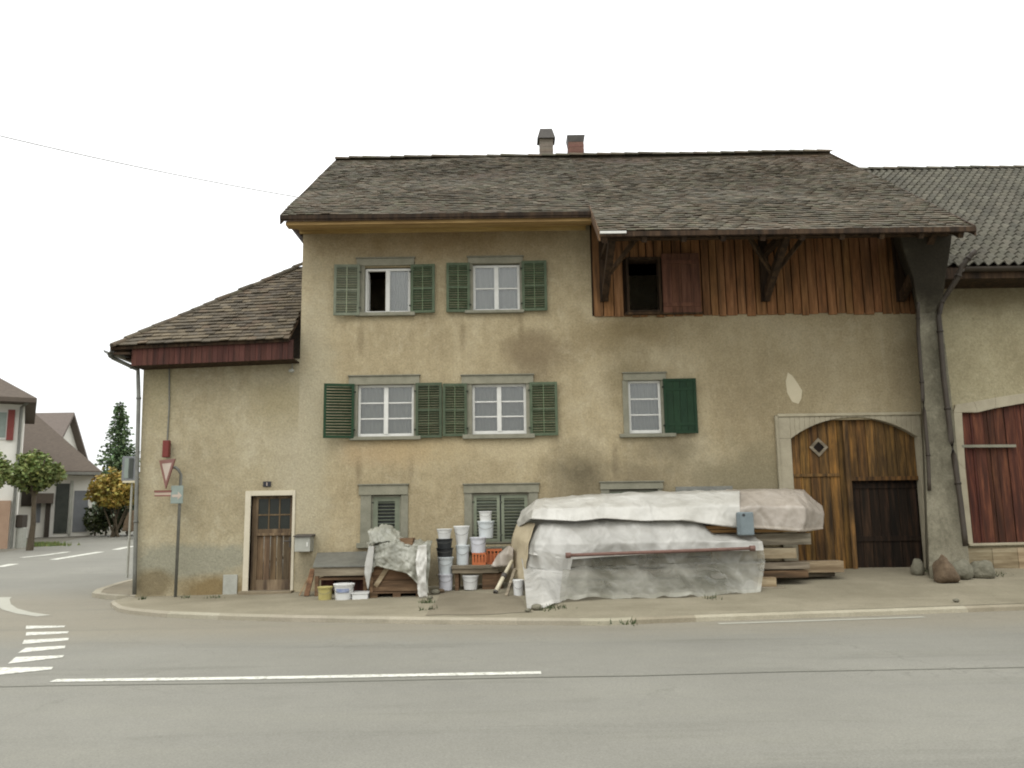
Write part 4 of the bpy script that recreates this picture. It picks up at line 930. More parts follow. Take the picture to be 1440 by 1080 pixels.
# give-way sign on a curved arm, with plates
sg = P(252, 838, 16.55); sg.z = fc(sg.x, 16.6)
sign = thing('traffic_sign', sg, label='give-way sign and small plates on a grey pole against the annex wall', category='traffic sign')
mb = MB(); Y = 16.6; p0 = V((P(253, 700, Y).x, Y, sg.z)); top = P(252, 668, Y)
mb.tube([p0, V((p0.x, Y, top.z)), P(251, 661, Y), P(247, 657.5, Y), P(241, 657, Y), P(234, 658, Y)], .03, 10); mb.build('pole', 'pipe_grey', sign, smooth=True)
tri_c = P(234, 660, Y - .06); Rt = Matrix.Rotation(math.radians(-42), 3, 'Z')
def tri(s, dz, y): return [tri_c + Rt @ V((-s, y, dz + s * .58)), tri_c + Rt @ V((s, y, dz + s * .58)), tri_c + Rt @ V((0, y, dz - s * 1.15))]
mb = MB()
o1 = tri(.33, 0, 0); i1 = tri(.21, 0, 0); th = Rt @ V((0, .02, 0))
for i in range(3):
    j = (i + 1) % 3; mb.hexa([o1[i], o1[j], i1[j], i1[i], o1[i] + th, o1[j] + th, i1[j] + th, i1[i] + th])
mb.build('sign_border', 'sign_red', sign); mb = MB(); i2 = tri(.22, 0, .004); mb.prism(i2, Rt @ V((0, .01, 0))); mb.build('sign_face', 'sign_white', sign)
mb = MB(); a, b = P(241, 683, Y - .05), P(257, 708, Y - .05); mb.box(a.x, b.x, Y - .06, Y - .04, b.z, a.z); bp = mb.build('direction_plate', 'sign_blue', sign, bevel=.006)
mb = MB(); c = (a + b) / 2; mb.prism([V((c.x - .09, Y - .064, c.z - .05)), V((c.x + .02, Y - .064, c.z - .05)), V((c.x + .02, Y - .064, c.z - .1)), V((c.x + .1, Y - .064, c.z - .02)), V((c.x + .02, Y - .064, c.z + .06)), V((c.x + .02, Y - .064, c.z)), V((c.x - .09, Y - .064, c.z))], (0, .002, 0)); mb.build('arrow', 'sign_white', bp)
mb = MB(); a, b = P(218, 690, Y - .04), P(241, 700, Y - .04); mb.box(a.x, b.x, Y - .05, Y - .035, b.z + .04, a.z, (1.0, .95, .9)); wp = mb.build('name_plate', 'sign_white', sign, bevel=.004)
mb = MB(); mb.box(a.x - .01, b.x + .01, Y - .06, Y - .05, a.z - .035, a.z + .005); mb.box(a.x, b.x, Y - .056, Y - .05, b.z + .03, b.z + .055); mb.build('plate_edge', 'sign_red', wp)
# red box above
r = rect(228, 619, 237, 643, D - .16); mb = MB(); mb.box(r[0], r[1], D - .16, D - .05, r[2], r[3]); rb = mb.build('wall_beacon', 'red_enamel', origin=(r[0], D, r[2]), label='narrow dark red box high on the annex wall, at the lower end of the conduit', category='wall box', bevel=.012)
for zz in (r[2] + .06, r[3] - .1): mb = MB(); mb.box(r[0] + .02, r[1] - .02, D - .05, D, zz, zz + .04); mb.build('bracket', 'cap', rb)
# display board round the corner
bx = P(184, 700, 21); bz = hgt(bx.x, 21) + .08
ds = thing('street_mirror', (bx.x, 21, bz), label='glazed grey board on a thin post beyond the annex corner', category='street board')
mb = MB(); a, b = P(174, 642, 21), P(194, 676, 21); mb.tube([(b.x - .14, 21, bz), (b.x - .14, 21, b.z + .05)], .03, 8); mb.build('post', 'metal_light', ds)
mb = MB(); mb.box(a.x, b.x, 20.93, 21.03, b.z, a.z); fr_ = mb.build('board', 'garage', ds, bevel=.01)
mb = MB(); mb.box(a.x + .07, (a.x + b.x) / 2 - .02, 20.915, 20.93, b.z + .06, a.z - .05); mb.build('pale_panel', 'sign_blue', fr_); mb = MB(); mb.box((a.x + b.x) / 2 + .0, b.x - .1, 20.915, 20.93, b.z + .06, a.z - .05); mb.build('dark_panel', 'dark_opening', fr_); mb = MB(); mb.box(a.x + .05, b.x + .02, 20.9, 21.05, b.z - .05, b.z, (1.1, 1.1, 1.05)); mb.build('ledge', 'cream_paint', fr_)
# overhead cable
mb = MB(); a = P(-140, 156, 15.5); b = P(418, 277, 18.3); mb.tube([a.lerp(b, t) + V((0, 0, -.1 * 4 * t * (1 - t))) for t in grow(20)], .013, 6); mb.build('overhead_cable', 'wire', origin=tuple(a), label='thin pale cable crossing the sky to the farmhouse roof', category='cable')

# ---------------------------------------------------------------- covered timber pile
def rail(pts, n):
    ps = [V(p) for p in pts]; L = [0]
    for a, b in zip(ps, ps[1:]): L.append(L[-1] + (b - a).length)
    o = []
    for i in range(n):
        s = L[-1] * i / (n - 1)
        for k in range(len(ps) - 1):
            if s <= L[k + 1] + 1e-6: o.append(ps[k].lerp(ps[k + 1], (s - L[k]) / max(1e-6, L[k + 1] - L[k]))); break
    return o
def drape(name, rails, material, n=90, m=10, amp=.03, sc=2.2, parent=None, seed=0, thick=.006, fold=1.6, fine=.35, hem='', lines=(), **props):
    R_ = [rail(r, n) for r in rails]; rows = []
    for k in range(len(R_) - 1):
        for j in range(m):
            t = j / m; rows.append([R_[k][i].lerp(R_[k + 1][i], t) for i in range(n)])
    rows.append(R_[-1]); sdv = V((seed * 7.3, seed * 3.1, 0)); out_ = []
    for ri, r in enumerate(rows):
        o = []
        for i, p in enumerate(r):
            a = rows[max(0, ri - 1)][i]; b = rows[min(len(rows) - 1, ri + 1)][i]; c = r[max(0, i - 1)]; d = r[min(n - 1, i + 1)]
            nn = (d - c).cross(b - a); nn = nn.normalized() if nn.length > 1e-6 else V((0, -1, 0))
            if nn.y > 0 and abs(nn.y) > abs(nn.z): nn = -nn
            if nn.z < 0 and abs(nn.z) >= abs(nn.y): nn = -nn
            q = p * sc + sdv
            f = noise.noise(q) * 1.0 + (abs(noise.noise(q * 2.1 + V((3, 1, 4)))) - .25) * .9 + (abs(noise.noise(V((q.x * 3.2, q.y, q.z * 1.1)))) - .2) * .55 + .22 * noise.noise(q * 7)
            f += (.5 - abs((noise.noise(V((q.x * 1.2 + q.z * 1.6, q.z * .4, seed))) * 4) % 1 - .5)) * .6 - .15
            cr1 = max(0, 1 - 5 * abs(noise.noise(V((p.x * 1.3 + .9 * p.z, p.z * .5, seed + .5))))); cr2 = max(0, 1 - 4 * abs(noise.noise(V((p.x * 2.6 - 1.2 * p.z, p.z * .8, seed + 2.5)))))
            f = f * fine + fold * (.55 * cr1 + .4 * cr2 + .5 * noise.noise(V((p.x * .9, p.z * .5, seed + 8.5))))
            o.append(p + nn * f * amp)
        out_.append(o)
    mb = MB(); mb.grid(out_); org = tuple(out_[-1][0]) if parent is None else None; nr2 = len(out_) - 1
    for fi in range(len(mb.t)):
        rr, kk2 = divmod(fi, n - 1); h_ = 1.0
        if ('b' in hem and rr >= nr2 - 2) or ('t' in hem and rr < 2) or ('r' in hem and kk2 >= n - 4) or ('l' in hem and kk2 < 3): h_ = 1.25      # doubled hem
        mb.t[fi] = (h_, h_, h_)
    return mb.build(name, material, parent, smooth=True, origin=org, thick=thick, normals=False, **props)
# the timber itself
cnt = [0]
def beam_thing(px0, px1, py0, py1, y, yd, material, label, k=1.0):
    x0, x1, z0, z1 = rect(px0, py0, px1, py1, y); mb = MB(); t = rt(.9 * k, 1.08 * k, .03); sk = random.uniform(-.02, .02)
    mb.hexa([(x0, y, z0), (x1, y + sk, z0), (x1, y + yd + sk, z0), (x0, y + yd, z0), (x0, y, z1), (x1, y + sk, z1 + sk * .3), (x1, y + yd + sk, z1), (x0, y + yd, z1)], t)
    return mb.build('timber_beam', material, origin=(x0, y, z0), bevel=.006, label=label, category='timber', group='timbers stacked under the white sheeting')
random.seed(21)
beam_thing(1010, 1187, 790, 806, 15.75, .3, 'rubble_wood', 'longest pale beam, low in the stack and reaching nearest the arched gate')
beam_thing(980, 1139, 792, 801, 15.42, .28, 'grey_wood', 'grey-brown beam under the sheeting, just in front of the longest pale beam')
beam_thing(1000, 1137, 803, 813, 15.4, .3, 'crate_wood', 'brown plank below the grey-brown beam, second from the ground', .9)
beam_thing(1000, 1120, 771, 786, 15.5, .32, 'rubble_wood', 'short squared timber wedged between the grey top slab and the long beams')
beam_thing(800, 1141, 752, 768, 15.45, .5, 'grey_wood', 'thick grey slab of timber directly under the orange boards', 1.1)
for i, (a, b, c, lb) in enumerate(((740, 745, 1100, 'uppermost thin orange board under the right end of the sheeting'), (745.5, 750, 1128, 'lower thin orange board, lying on the thick grey slab'))):
    x0, x1, z0, z1 = rect(800, a, c, b, 15.42); mb = MB(); mb.box(x0, x1, 15.42 + .02 * i, 16.1, z0, z1 - .004, (1.25, .95, .65)); mb.build('plank', 'rubble_wood', origin=(x0, 15.4, z0), label=lb, category='plank', group='boards under the right end of the sheeting')
beam_thing(1060, 1092, 812, 829, 15.25, .35, 'rubble_wood', 'pale wooden block on the ground under the right end of the stack')
beam_thing(1072, 1105, 826, 832, 15.1, .3, 'grey_wood', 'flat grey scrap of board lying on the ground before the stack')
beam_thing(1130, 1175, 806, 811, 15.85, .25, 'grey_wood', 'dark flat bearer on the ground beneath the longest pale beam', .5)
# hidden bulk that carries the sheets
mb = MB(); random.seed(4)
for lay in range(8):
    for j in range(4):
        z = .22 + lay * .19; y = 15.62 + j * .28; x0 = P(760, 760, 15.6).x + random.uniform(-.05, .15) + .1 * lay / 8; mb.box(x0, P(1040, 760, 15.6).x + random.uniform(-.2, .1), y, y + .26, z, z + .15, rt())
mb.build('timber_stack', 'grey_wood', origin=(2.4, 16.1, .2), label='core of sawn timber hidden beneath the big white sheeting', category='timber stack')
def rp(*a): return [P(*q) for q in a]
def gp(px, py): p = GF(px, py); return V((p.x, p.y, p.z + .012))
drape('inner_film', [
    rp((790, 776, 15.12), (850, 772, 15.12), (965, 768, 15.12), (1072, 764, 15.14)),
    rp((792, 800, 15.1), (850, 797, 15.16), (965, 793, 15.14), (1076, 790, 15.12)),
    [gp(786, 848), gp(850, 843), gp(960, 841), gp(1070, 833)]], 'film_thin', n=150, m=18, thick=0, amp=.045, sc=1.7, seed=22, hem='br',
    label='thin greyish film hanging to the ground below the rusty bar', category='plastic sheet')
drape('lower_sheet', [
    rp((742, 732, 16.5), (775, 718, 15.95), (850, 716, 15.9), (970, 720, 15.9), (1000, 744, 15.9), (1062, 745, 15.9)),
    rp((733, 745, 16.1), (762, 738, 15.35), (850, 734, 15.3), (975, 734, 15.3), (1003, 753, 15.35), (1064, 757, 15.32)),
    rp((735, 762, 15.9), (752, 766, 15.06), (850, 765, 15.04), (965, 762, 15.02), (1072, 762, 15.08)),
    rp((735, 775, 15.8), (752, 781, 15.0), (800, 787, 15.02), (850, 783, 15.02), (965, 776, 15.02), (1074, 774, 15.06))], 'film_grey', n=190, m=14, thick=0, amp=.026, sc=1.7, seed=2, hem='rb',
    label='milky plastic film folded over the pile between the whitest sheet and the rusty bar', category='plastic sheet')
drape('hanging_sheet', [
    rp((734, 766, 15.9), (752, 772, 15.02), (770, 776, 14.99), (806, 782, 15.0)), rp((736, 800, 15.35), (764, 802, 14.98), (801, 804, 15.06)),
    [gp(741, 858), gp(768, 856), gp(790, 847)]], 'film_grey', n=60, m=20, thick=0, amp=.036, sc=2.4, seed=15, hem='br',
    label='whitish left part of the film hanging to the ground beside the narrow bucket', category='plastic sheet')
drape('upper_sheet', [
    rp((733, 720, 17.0 - .15), (755, 702, 16.7), (830, 696, 16.7), (930, 692, 16.7), (1040, 690, 16.7)),
    rp((733, 722, 16.3), (753, 704, 15.95), (830, 699, 15.85), (930, 696, 15.85), (1040, 692, 15.85)),
    rp((727, 734, 16.2), (750, 716, 15.4), (830, 714, 15.3), (930, 714, 15.3), (1040, 712, 15.3)),
    rp((728, 742, 16.15), (748, 730, 15.3), (810, 733, 15.16), (850, 729, 15.16), (900, 733, 15.2), (960, 732, 15.14), (1000, 738, 15.2), (1040, 743, 15.22)),
    rp((729, 741, 16.2), (750, 730, 15.4), (810, 731, 15.3), (850, 728, 15.3), (900, 731, 15.3), (960, 731, 15.3), (1000, 735, 15.3), (1040, 740, 15.32))], 'film_white', n=170, m=14, thick=0, hem='b', amp=.022, sc=2.4, seed=5,
    label='whitest sheet of plastic over the top of the timber pile', category='plastic sheet')
drape('end_sheet', [
    rp((1020, 690, 16.65), (1075, 688, 16.65), (1130, 690, 16.6), (1145, 706, 16.4)),
    rp((1018, 694, 15.9), (1075, 690, 15.85), (1128, 692, 15.85), (1156, 712, 16.1)),
    rp((1022, 716, 15.28), (1075, 712, 15.25), (1130, 714, 15.3), (1158, 724, 15.9)),
    rp((1034, 742, 15.26), (1075, 744, 15.22), (1128, 748, 15.28), (1156, 744, 15.85))], 'film_pink', n=80, m=14, hem='b', amp=.028, sc=2.6, seed=9,
    label='pinkish stained sheet draped over the right end of the timber pile', category='plastic sheet')
drape('canvas_flap', [
    rp((728, 738, 16.25), (742, 734, 15.75), (752, 736, 15.4)), rp((722, 760, 16.2), (732, 762, 15.7), (745, 765, 15.3)),
    rp((720, 790, 16.15), (730, 792, 15.65), (741, 795, 15.25)), rp((722, 812, 16.15), (730, 815, 15.6), (738, 818, 15.3))], 'tan_sack', n=24, m=8, amp=.03, sc=3, seed=3,
    label='tan canvas flap hanging at the left end of the timber pile', category='canvas')
mb = MB(); a = P(797, 781, 14.88); b = P(1060, 771, 14.9); pts = [a.lerp(b, t) for t in grow(8)]; mb.tube(pts, .03, 10); ir = mb.build('iron_bar', 'steel_rust', origin=tuple(a), smooth=True, label='long rusty iron bar resting along the front of the plastic film', category='bar')
for q in (a, b - V((.05, 0, 0))): mb = MB(); mb.tube([q - V((.02, 0, 0)), q + V((.07, 0, 0))], .05, 10); mb.build('end_clamp', 'steel_rust', ir)
r = rect(1038, 720, 1060, 753, 15.1); mb = MB(); mb.box(r[0], r[1], 15.08, 15.2, r[2], r[3]); bb = mb.build('plastic_canister', 'box_blue', origin=(r[0], 15.1, r[2]), bevel=.02, label='blue-grey plastic canister between the white and pinkish sheets', category='canister')
mb = MB(); mb.tube([(r[0] + .1, 15.07, r[3] - .05), (r[0] + .1, 15.09, r[3] - .05)], .025, 10); mb.build('cap', 'black', bb); mb = MB(); mb.box(r[0] - .03, r[0] + .03, 15.06, 15.1, r[2] + .02, r[3] - .02, (.8, .8, .8)); mb.build('side_rib', 'box_blue', bb)
# grey-blue panel behind the pile
r = rect(950, 684, 1030, 700, 16.75); mb = MB(); mb.box(r[0], r[1], 16.72, 16.76, .5, r[3]); mb.build('leaning_sheet', 'pipe_grey', origin=(r[0], 16.7, .4), label='blue-grey panel leaning on the wall behind the timber pile', category='panel', bevel=.005)

# ---------------------------------------------------------------- buckets
PROTO = {}
def bucket_tree(material, taper, lid):
    key = (material, taper, lid)
    if key in PROTO: return PROTO[key], False
    o = thing('bucket', (0, 0, 0)); n = 28; hb = 1 - .012
    body = MB(); body.lathe([(.5 * taper * .9, 0), (.5 * taper, .015), (.5, .86), (.535, .865), (.535, .89), (.505, .895), (.505, .93), (.54, .935), (.54, .985), (.5, 1.0)] + ([] if lid else [(.47, 1.0), (.46, .9), (.45 * taper, .03)]), (0, 0, 0), n)
    body.build('body', material, o, smooth=False)
    if lid:
        mb = MB(); mb.lathe([(.555, .94), (.56, 1.0), (.54, 1.015), (.5, 1.012), (.49, .995), (0.02, .995)], (0, 0, 0), n, (1.04, 1.04, 1.04)); mb.build('lid', material, o)
    mb = MB(); mb.tube([V((.53 * math.cos(a), -.53 * abs(math.sin(a)) - .02, .88 - .35 * math.sin(a) ** 1)) for a in [math.pi * k / 12 for k in range(13)]], .012, 6); mb.build('handle', 'pipe_grey', o)
    for ch in o.children:
        for p_ in ch.data.polygons: p_.use_smooth = True
        md = ch.modifiers.new('e', 'EDGE_SPLIT'); md.split_angle = math.radians(35)
    PROTO[key] = o; return o, True
def bucket(px0, px1, py0, py1, y, label, material='bucket_white', taper=.84, lid=True, flip=False, category='bucket', rot=0, prof=None):
    x0, x1, z0, z1 = rect(px0, py0, px1, py1, y); o, new = bucket_tree(material, taper, lid)
    if not new:
        c = o.copy(); COL.objects.link(c)
        for ch in o.children: k = ch.copy(); COL.objects.link(k); k.parent = c
        o = c
    w_ = (x1 - x0) / 1.1; o.scale = (w_, w_, (z1 - z0)); o.location = ((x0 + x1) / 2, y + w_ / 2, z0); o.rotation_euler = (0, 0, rot)
    if flip: o.rotation_euler = (math.pi, 0, rot); o.location.z = z1
    tag(o, label=label, category=category, group='buckets and tubs in front of the wall'); return o
YB = 15.95
bucket(615, 637, 808, 831, YB, 'milky lidded bucket on the ground, bottom of the left bucket stack', 'bucket_lilac', .92)
bucket(614, 637, 784, 808, YB, 'pale blue bucket standing on the bottom milky bucket and under the black ones', 'bucket_blue', .9)
bucket(612, 637, 771, 784, YB, 'lower black tub in the left bucket stack', 'black', .9)
bucket(612, 636, 758, 771, YB, 'upper black tub, right below the white tub that tops the left stack', 'black', .9)
bucket(613, 635, 744, 758, YB, 'white tub on top of the two black tubs', 'bucket_white', .82)
bucket(640, 660, 767, 795, YB + .1, 'pale blue bucket on the plank bench, next to the black tubs', 'bucket_blue', .92)
bucket(637, 660, 740, 767, YB + .1, 'white open tapered bucket on the pale blue bucket', 'bucket_white', .68)
bucket(660, 684, 756, 778, YB + .1, 'white bucket standing on the orange crates', 'bucket_lilac', .9)
bucket(671, 695, 733, 757, YB + .2, 'pale white bucket below the smallest tub', 'bucket_blue', .9)
bucket(673, 692, 719, 734, YB + .2, 'smallest white tub, at the very top of the tallest stack', 'bucket_white', .9)
bucket(649, 673, 810, 830, YB - .05, 'white bucket on the ground under the plank bench', 'bucket_white', .84)
bucket(444, 466, 826, 846, 15.35, 'low yellow bucket on the ground before the workbench', 'bucket_yellow', .9)
bw = bucket(466, 496, 822, 847, 15.3, 'wide white bucket with a blue printed label before the workbench', 'bucket_white', .88)
x0, x1, z0, z1 = rect(471, 828, 490, 834, 15.3); w_ = (x1 - x0); cc_ = bw.location; R_ = P(496, 834, 15.3).x - P(466, 834, 15.3).x; R_ = R_ / 2 * .9
mb = MB(); rowsA = []
for z in (z0, z1): rowsA.append([(cc_.x + (R_ * 1.0) * math.sin(a), cc_.y - (R_ * 1.0) * math.cos(a), z) for a in [-.75 + 1.5 * k / 10 for k in range(11)]])
mb.grid(rowsA)
me = bpy.data.meshes.new('label'); inv = Matrix.LocRotScale(bw.location, bw.rotation_euler, bw.scale).inverted()
me.from_pydata([tuple(inv @ v) for v in mb.v], [], mb.f); at = me.color_attributes.new('tint', 'FLOAT_COLOR', 'CORNER'); at.data.foreach_set('color', [1.0] * 4 * len(at.data)); me.materials.append(M['label_blue'])
lo_ = bpy.data.objects.new('printed_label', me); COL.objects.link(lo_); lo_.parent = bw
bucket(721, 737, 816, 842, 14.95, 'narrow white bucket at the lower left corner of the plastic film', 'bucket_white', .86)
# flat tub
r = rect(495, 835, 517, 844, 15.35); mb = MB(); mb.box(r[0], r[1], 15.35, 15.7, r[2], r[3]); t_ = mb.build('plastic_box', 'bucket_white', origin=(r[0], 15.35, r[2]), bevel=.012, label='flat white box between the labelled bucket and the pallet', category='box')
mb = MB(); mb.box(r[0] - .015, r[1] + .015, 15.335, 15.715, r[3], r[3] + .018); mb.build('lid', 'bucket_white', t_)
# orange crates
def crate(px0, px1, py0, py1, y, label, k=1.0):
    x0, x1, z0, z1 = rect(px0, py0, px1, py1, y); d = x1 - x0; mb = MB(); t = (k, k, k); n = 5
    mb.box(x0, x1, y, y + d, z0, z0 + .02, t)
    for zz in (z0 + .02, z1 - .04):
        bars_z = (zz, zz + .035); mb.box(x0, x1, y, y + .012, *bars_z, t); mb.box(x0, x1, y + d - .012, y + d, *bars_z, t); mb.box(x0, x0 + .012, y + .012, y + d - .012, *bars_z, t); mb.box(x1 - .012, x1, y + .012, y + d - .012, *bars_z, t)
    for i in range(n):
        a = x0 + (d - .02) * i / (n - 1); mb.box(a, a + .03, y + .002, y + .012, z0 + .055, z1 - .04, t); b = y + (d - .02) * i / (n - 1)
        mb.box(x1 - .012, x1 - .002, b, b + .025, z0 + .055, z1 - .04, t); mb.box(x0 + .002, x0 + .012, b, b + .025, z0 + .055, z1 - .04, t)
    mb.box(x0 + .02, x1 - .02, y + .03, y + d - .03, z0 + .03, z0 + (z1 - z0) * .7, (k * .8,) * 3)
    return mb.build('plastic_crate', 'orange', origin=(x0, y, z0), label=label, category='crate', group='orange crates on the plank bench')
crate(664, 683, 777, 795, YB + .12, 'dark orange crate carrying a white bucket, left of the larger crate'); crate(684, 706, 772, 795, YB + .3, 'larger orange crate right behind the leaning rod', 1.05)
# plank bench
x0, x1, z0, z1 = rect(635, 795, 703, 806, YB); pb = thing('plank_bench', (x0, YB, .2), label='low bench of thick weathered boards carrying buckets and orange crates', category='bench')
mb = MB(); mb.box(x0, x1, YB - .02, YB + .28, z1 - .06, z1 - .002); mb.box(x0 + .01, x1 - .02, YB + .0, YB + .26, z0, z1 - .065, (.8, .78, .75)); mb.box(x0, x1 + .05, YB + .3, YB + .62, z1 - .05, z1 - .004); mb.build('board', 'grey_wood', pb, bevel=.005)
for xx in (x0 + .06, x1 - .12):
    for yy in (.05, .45): mb = MB(); mb.box(xx, xx + .07, YB + yy, YB + yy + .07, fc(xx, YB) - .02, z0); mb.build('leg', 'crate_wood', pb)
r = rect(678, 806, 706, 828, YB - .02); mb = MB(); mb.box(r[0], r[1], YB + .06, YB + .4, r[2] - .05, r[3] - .01); mb.build('cardboard_box', 'crate_wood', origin=(r[0], YB, r[2]), label='brown box under the right end of the plank bench', category='box', bevel=.006)
# sack + rods
drape('sack', [rp((690, 797, 15.9), (712, 797, 15.75), (722, 800, 15.75)), rp((700, 780, 15.95), (713, 778, 15.65), (722, 782, 15.7)), rp((712, 771, 16.1), (716, 768, 15.85), (722, 770, 15.8)), rp((714, 775, 16.4), (720, 774, 16.35), (724, 780, 16.3))], 'film_pink', n=20, m=6, amp=.03, sc=4, seed=6, label='slumped pale sack between the orange crate and the timber pile', category='sack')
mb = MB(); a = gp(697, 836); b = P(720, 788, 15.75); a.z += .03; mb.tube([a, a.lerp(b, .5)], .038, 10, (1, 1, .95)); mb.tube([a.lerp(b, .5), b], .032, 10, (.9, .9, .85)); rod = mb.build('leaning_post', 'cream_paint', origin=tuple(a), smooth=True, label='whitish post leaning from the ground against the left end of the timber pile', category='post')
mb = MB(); c = a.lerp(b, .5); d = (b - a).normalized() * .04; mb.tube([c - d, c + d], .05, 10); mb.tube([a - d * .4, a + d * .5], .045, 10); mb.build('collar', 'cap', rod)
mb = MB(); a = gp(712, 840); b = P(724, 800, 15.7); a.z += .01; mb.beam(a, b, .05, .03); mb.build('lath', 'grey_wood', origin=tuple(a), label='thin grey lath leaning right of the whitish post', category='lath')
# ---------------------------------------------------------------- pallet crate with plastic
yp = 15.45; x0, x1, z0, z1 = rect(520, 797, 596, 832, yp); zg = P(556, 841, yp).z
pal = thing('pallet', ((x0 + x1) / 2, yp + .4, zg), label='wooden pallet on the ground under the plastic-draped crate', category='pallet')
mb = MB()
for i in range(3): mb.box(x0, x1, yp + i * .35, yp + i * .35 + .12, z0 - .03, z0 - .005, rt(.8, 1.1))
mb.build('deck_board', 'crate_wood', pal)
for i in range(3):
    xx = x0 + (x1 - x0 - .14) * i / 2; mb = MB(); mb.box(xx, xx + .14, yp, yp + .82, zg, z0 - .032, rt(.8, 1.1)); mb.build('runner', 'crate_wood', pal)
ct = P(556, 768, yp).z
cr = thing('wooden_crate', ((x0 + x1) / 2, yp + .05, z0), label='brown board crate on the pallet, half wrapped in grey plastic', category='crate')
mb = MB(); nb = 4; hh = (ct - z0) / nb
for i in range(nb):
    za = z0 + hh * i; mb.box(x0 + .03, x1 - .03, yp + .03, yp + .055, za + .006, za + hh - .006, rt(.8, 1.2)); mb.box(x0 + .03, x1 - .03, yp + .75, yp + .775, za + .006, za + hh - .006, rt()); mb.box(x0 + .03, x0 + .055, yp + .055, yp + .75, za + .006, za + hh - .006, rt()); mb.box(x1 - .055, x1 - .03, yp + .055, yp + .75, za + .006, za + hh - .006, rt())
mb.build('side_boards', 'crate_wood', cr)
mb = MB(); mb.beam((x0 + .1, yp + .01, z0 + .1), (x0 + .5, yp + .01, ct - .1), .03, .08); mb.build('diagonal_batten', 'rubble_wood', cr)
for xx in (x0, x1 - .06):
    mb = MB(); mb.box(xx, xx + .06, yp, yp + .03, z0, ct); mb.build('corner_post', 'crate_wood', cr)
drape('crate_cover', [
    rp((516, 766, 16.25), (545, 760, 16.3), (575, 760, 16.3), (608, 762, 16.25)),
    rp((518, 770, 15.5), (545, 763, 15.42), (578, 766, 15.4), (606, 766, 15.5)),
    rp((515, 792, 15.5), (545, 784, 15.34), (572, 788, 15.3), (604, 790, 15.45)),
    rp((514, 818, 15.5), (530, 796, 15.36), (572, 806, 15.3), (602, 836, 15.35))], 'film_dull', n=80, m=14, fine=1.1, hem='b', amp=.05, sc=3.2, seed=8, label='dirty grey plastic draped over the wooden crate', category='plastic sheet')
drape('crate_cover_tail', [rp((588, 768, 15.34), (600, 766, 15.36)), rp((584, 790, 15.26), (600, 792, 15.3)), rp((586, 815, 15.2), (598, 818, 15.25)), [gp(588, 842), gp(600, 840)]], 'film_white', n=14, m=8, fine=1, amp=.05, sc=4, seed=1, label='pale twisted tail of plastic hanging to the ground at the crate right corner', category='plastic strip')
drape('crate_side_tail', [rp((519, 768, 15.45), (526, 768, 15.38)), rp((513, 795, 15.4), (524, 796, 15.3)), rp((512, 805, 15.38), (522, 806, 15.3)), rp((517, 828, 15.35), (518, 829, 15.33))], 'film_grey', n=10, m=8, amp=.03, sc=4, seed=12, label='pointed corner of plastic hanging over the left side of the crate', category='plastic strip')
r = rect(558, 757, 581, 768, 15.55); mb = MB(); mb.box(r[0], r[1], 15.5, 15.9, r[2], r[3]); mb.build('small_box', 'crate_wood', origin=(r[0], 15.5, r[2]), bevel=.01, label='small brown box on top of the draped crate', category='box')
drape('plastic_bundle', [rp((523, 749, 16.1), (532, 745, 16.1), (546, 744, 16.1), (556, 750, 16.1)), rp((521, 753, 15.7), (531, 748, 15.65), (548, 747, 15.65), (560, 756, 15.7)), rp((520, 768, 15.5), (540, 766, 15.45), (562, 768, 15.5))], 'film_dull', n=30, m=10, fine=1.3, amp=.05, sc=5, seed=4, label='crumpled heap of grey plastic on the crate, left of the small brown box', category='plastic bundle')
# ---------------------------------------------------------------- workbench with lid
yb = 15.95; x0, x1 = P(440, 800, yb).x, P(518, 800, yb).x
wb = thing('workbench', (x0, yb, .15), label='low old workbench with a sloping grey top between mailbox and pallet', category='workbench')
f0, f1 = P(440, 798, yb), P(518, 797, yb); b0, b1 = P(446, 779, D - .08), P(516, 777, D - .08)
mb = MB(); mb.hexa([f0, f1, b1, b0, f0 + V((0, 0, .025)), f1 + V((0, 0, .025)), b1 + V((0, 0, .025)), b0 + V((0, 0, .025))]); mb.build('top', 'pipe_grey', wb, label='dull grey sheet top')
mb = MB(); zt = f0.z; mb.box(x0 + .02, x1 - .02, yb + .03, yb + .06, zt - .16, zt - .01); mb.build('apron', 'grey_wood', wb)
for xx in (x0 + .03, x1 - .1):
    for yy in (yb + .04, D - .2): mb = MB(); mb.box(xx, xx + .07, yy, yy + .07, fc(xx, yy) - .02, zt - .02); mb.build('leg', 'crate_wood', wb)
mb = MB(); mb.box(x0 + .1, x1 - .1, yb + .06, D - .14, .42, .46); mb.build('shelf', 'crate_wood', wb)
random.seed(31)
for i, (a, b, c, d, m_, lb) in enumerate(((452, 470, 814, 828, 'red_board', 'dark red tub under the left half of the workbench'), (474, 492, 812, 826, 'pipe_dark', 'dark brown canister under the middle of the workbench'), (495, 512, 812, 832, 'red_board', 'dark red box under the right half of the workbench'))):
    r = rect(a, c, b, d, 16.3); mb = MB(); g = max(.1, r[2] - .05); mb.box(r[0], r[1], 16.25, 16.6, g, r[3]); mb.box(r[0] - .01, r[1] + .01, 16.24, 16.61, r[3], r[3] + .02); mb.build('storage_box', m_, origin=(r[0], 16.25, g), bevel=.012, label=lb, category='box')
for i, (a, b, c, d, lb, m_) in enumerate(((421, 838, 434, 812, 'pale narrow board leaning at the left end of the workbench', 'rubble_wood'), (431, 839, 440, 800, 'reddish-brown board leaning against the left leg of the workbench', 'crate_wood'))):
    A = gp(a, b); B = P(c, d, 16.2); mb = MB(); mb.beam(A, B, .1, .025, (1.08, .95, .88)); mb.build('leaning_board', m_, origin=tuple(A), label=lb, category='board')
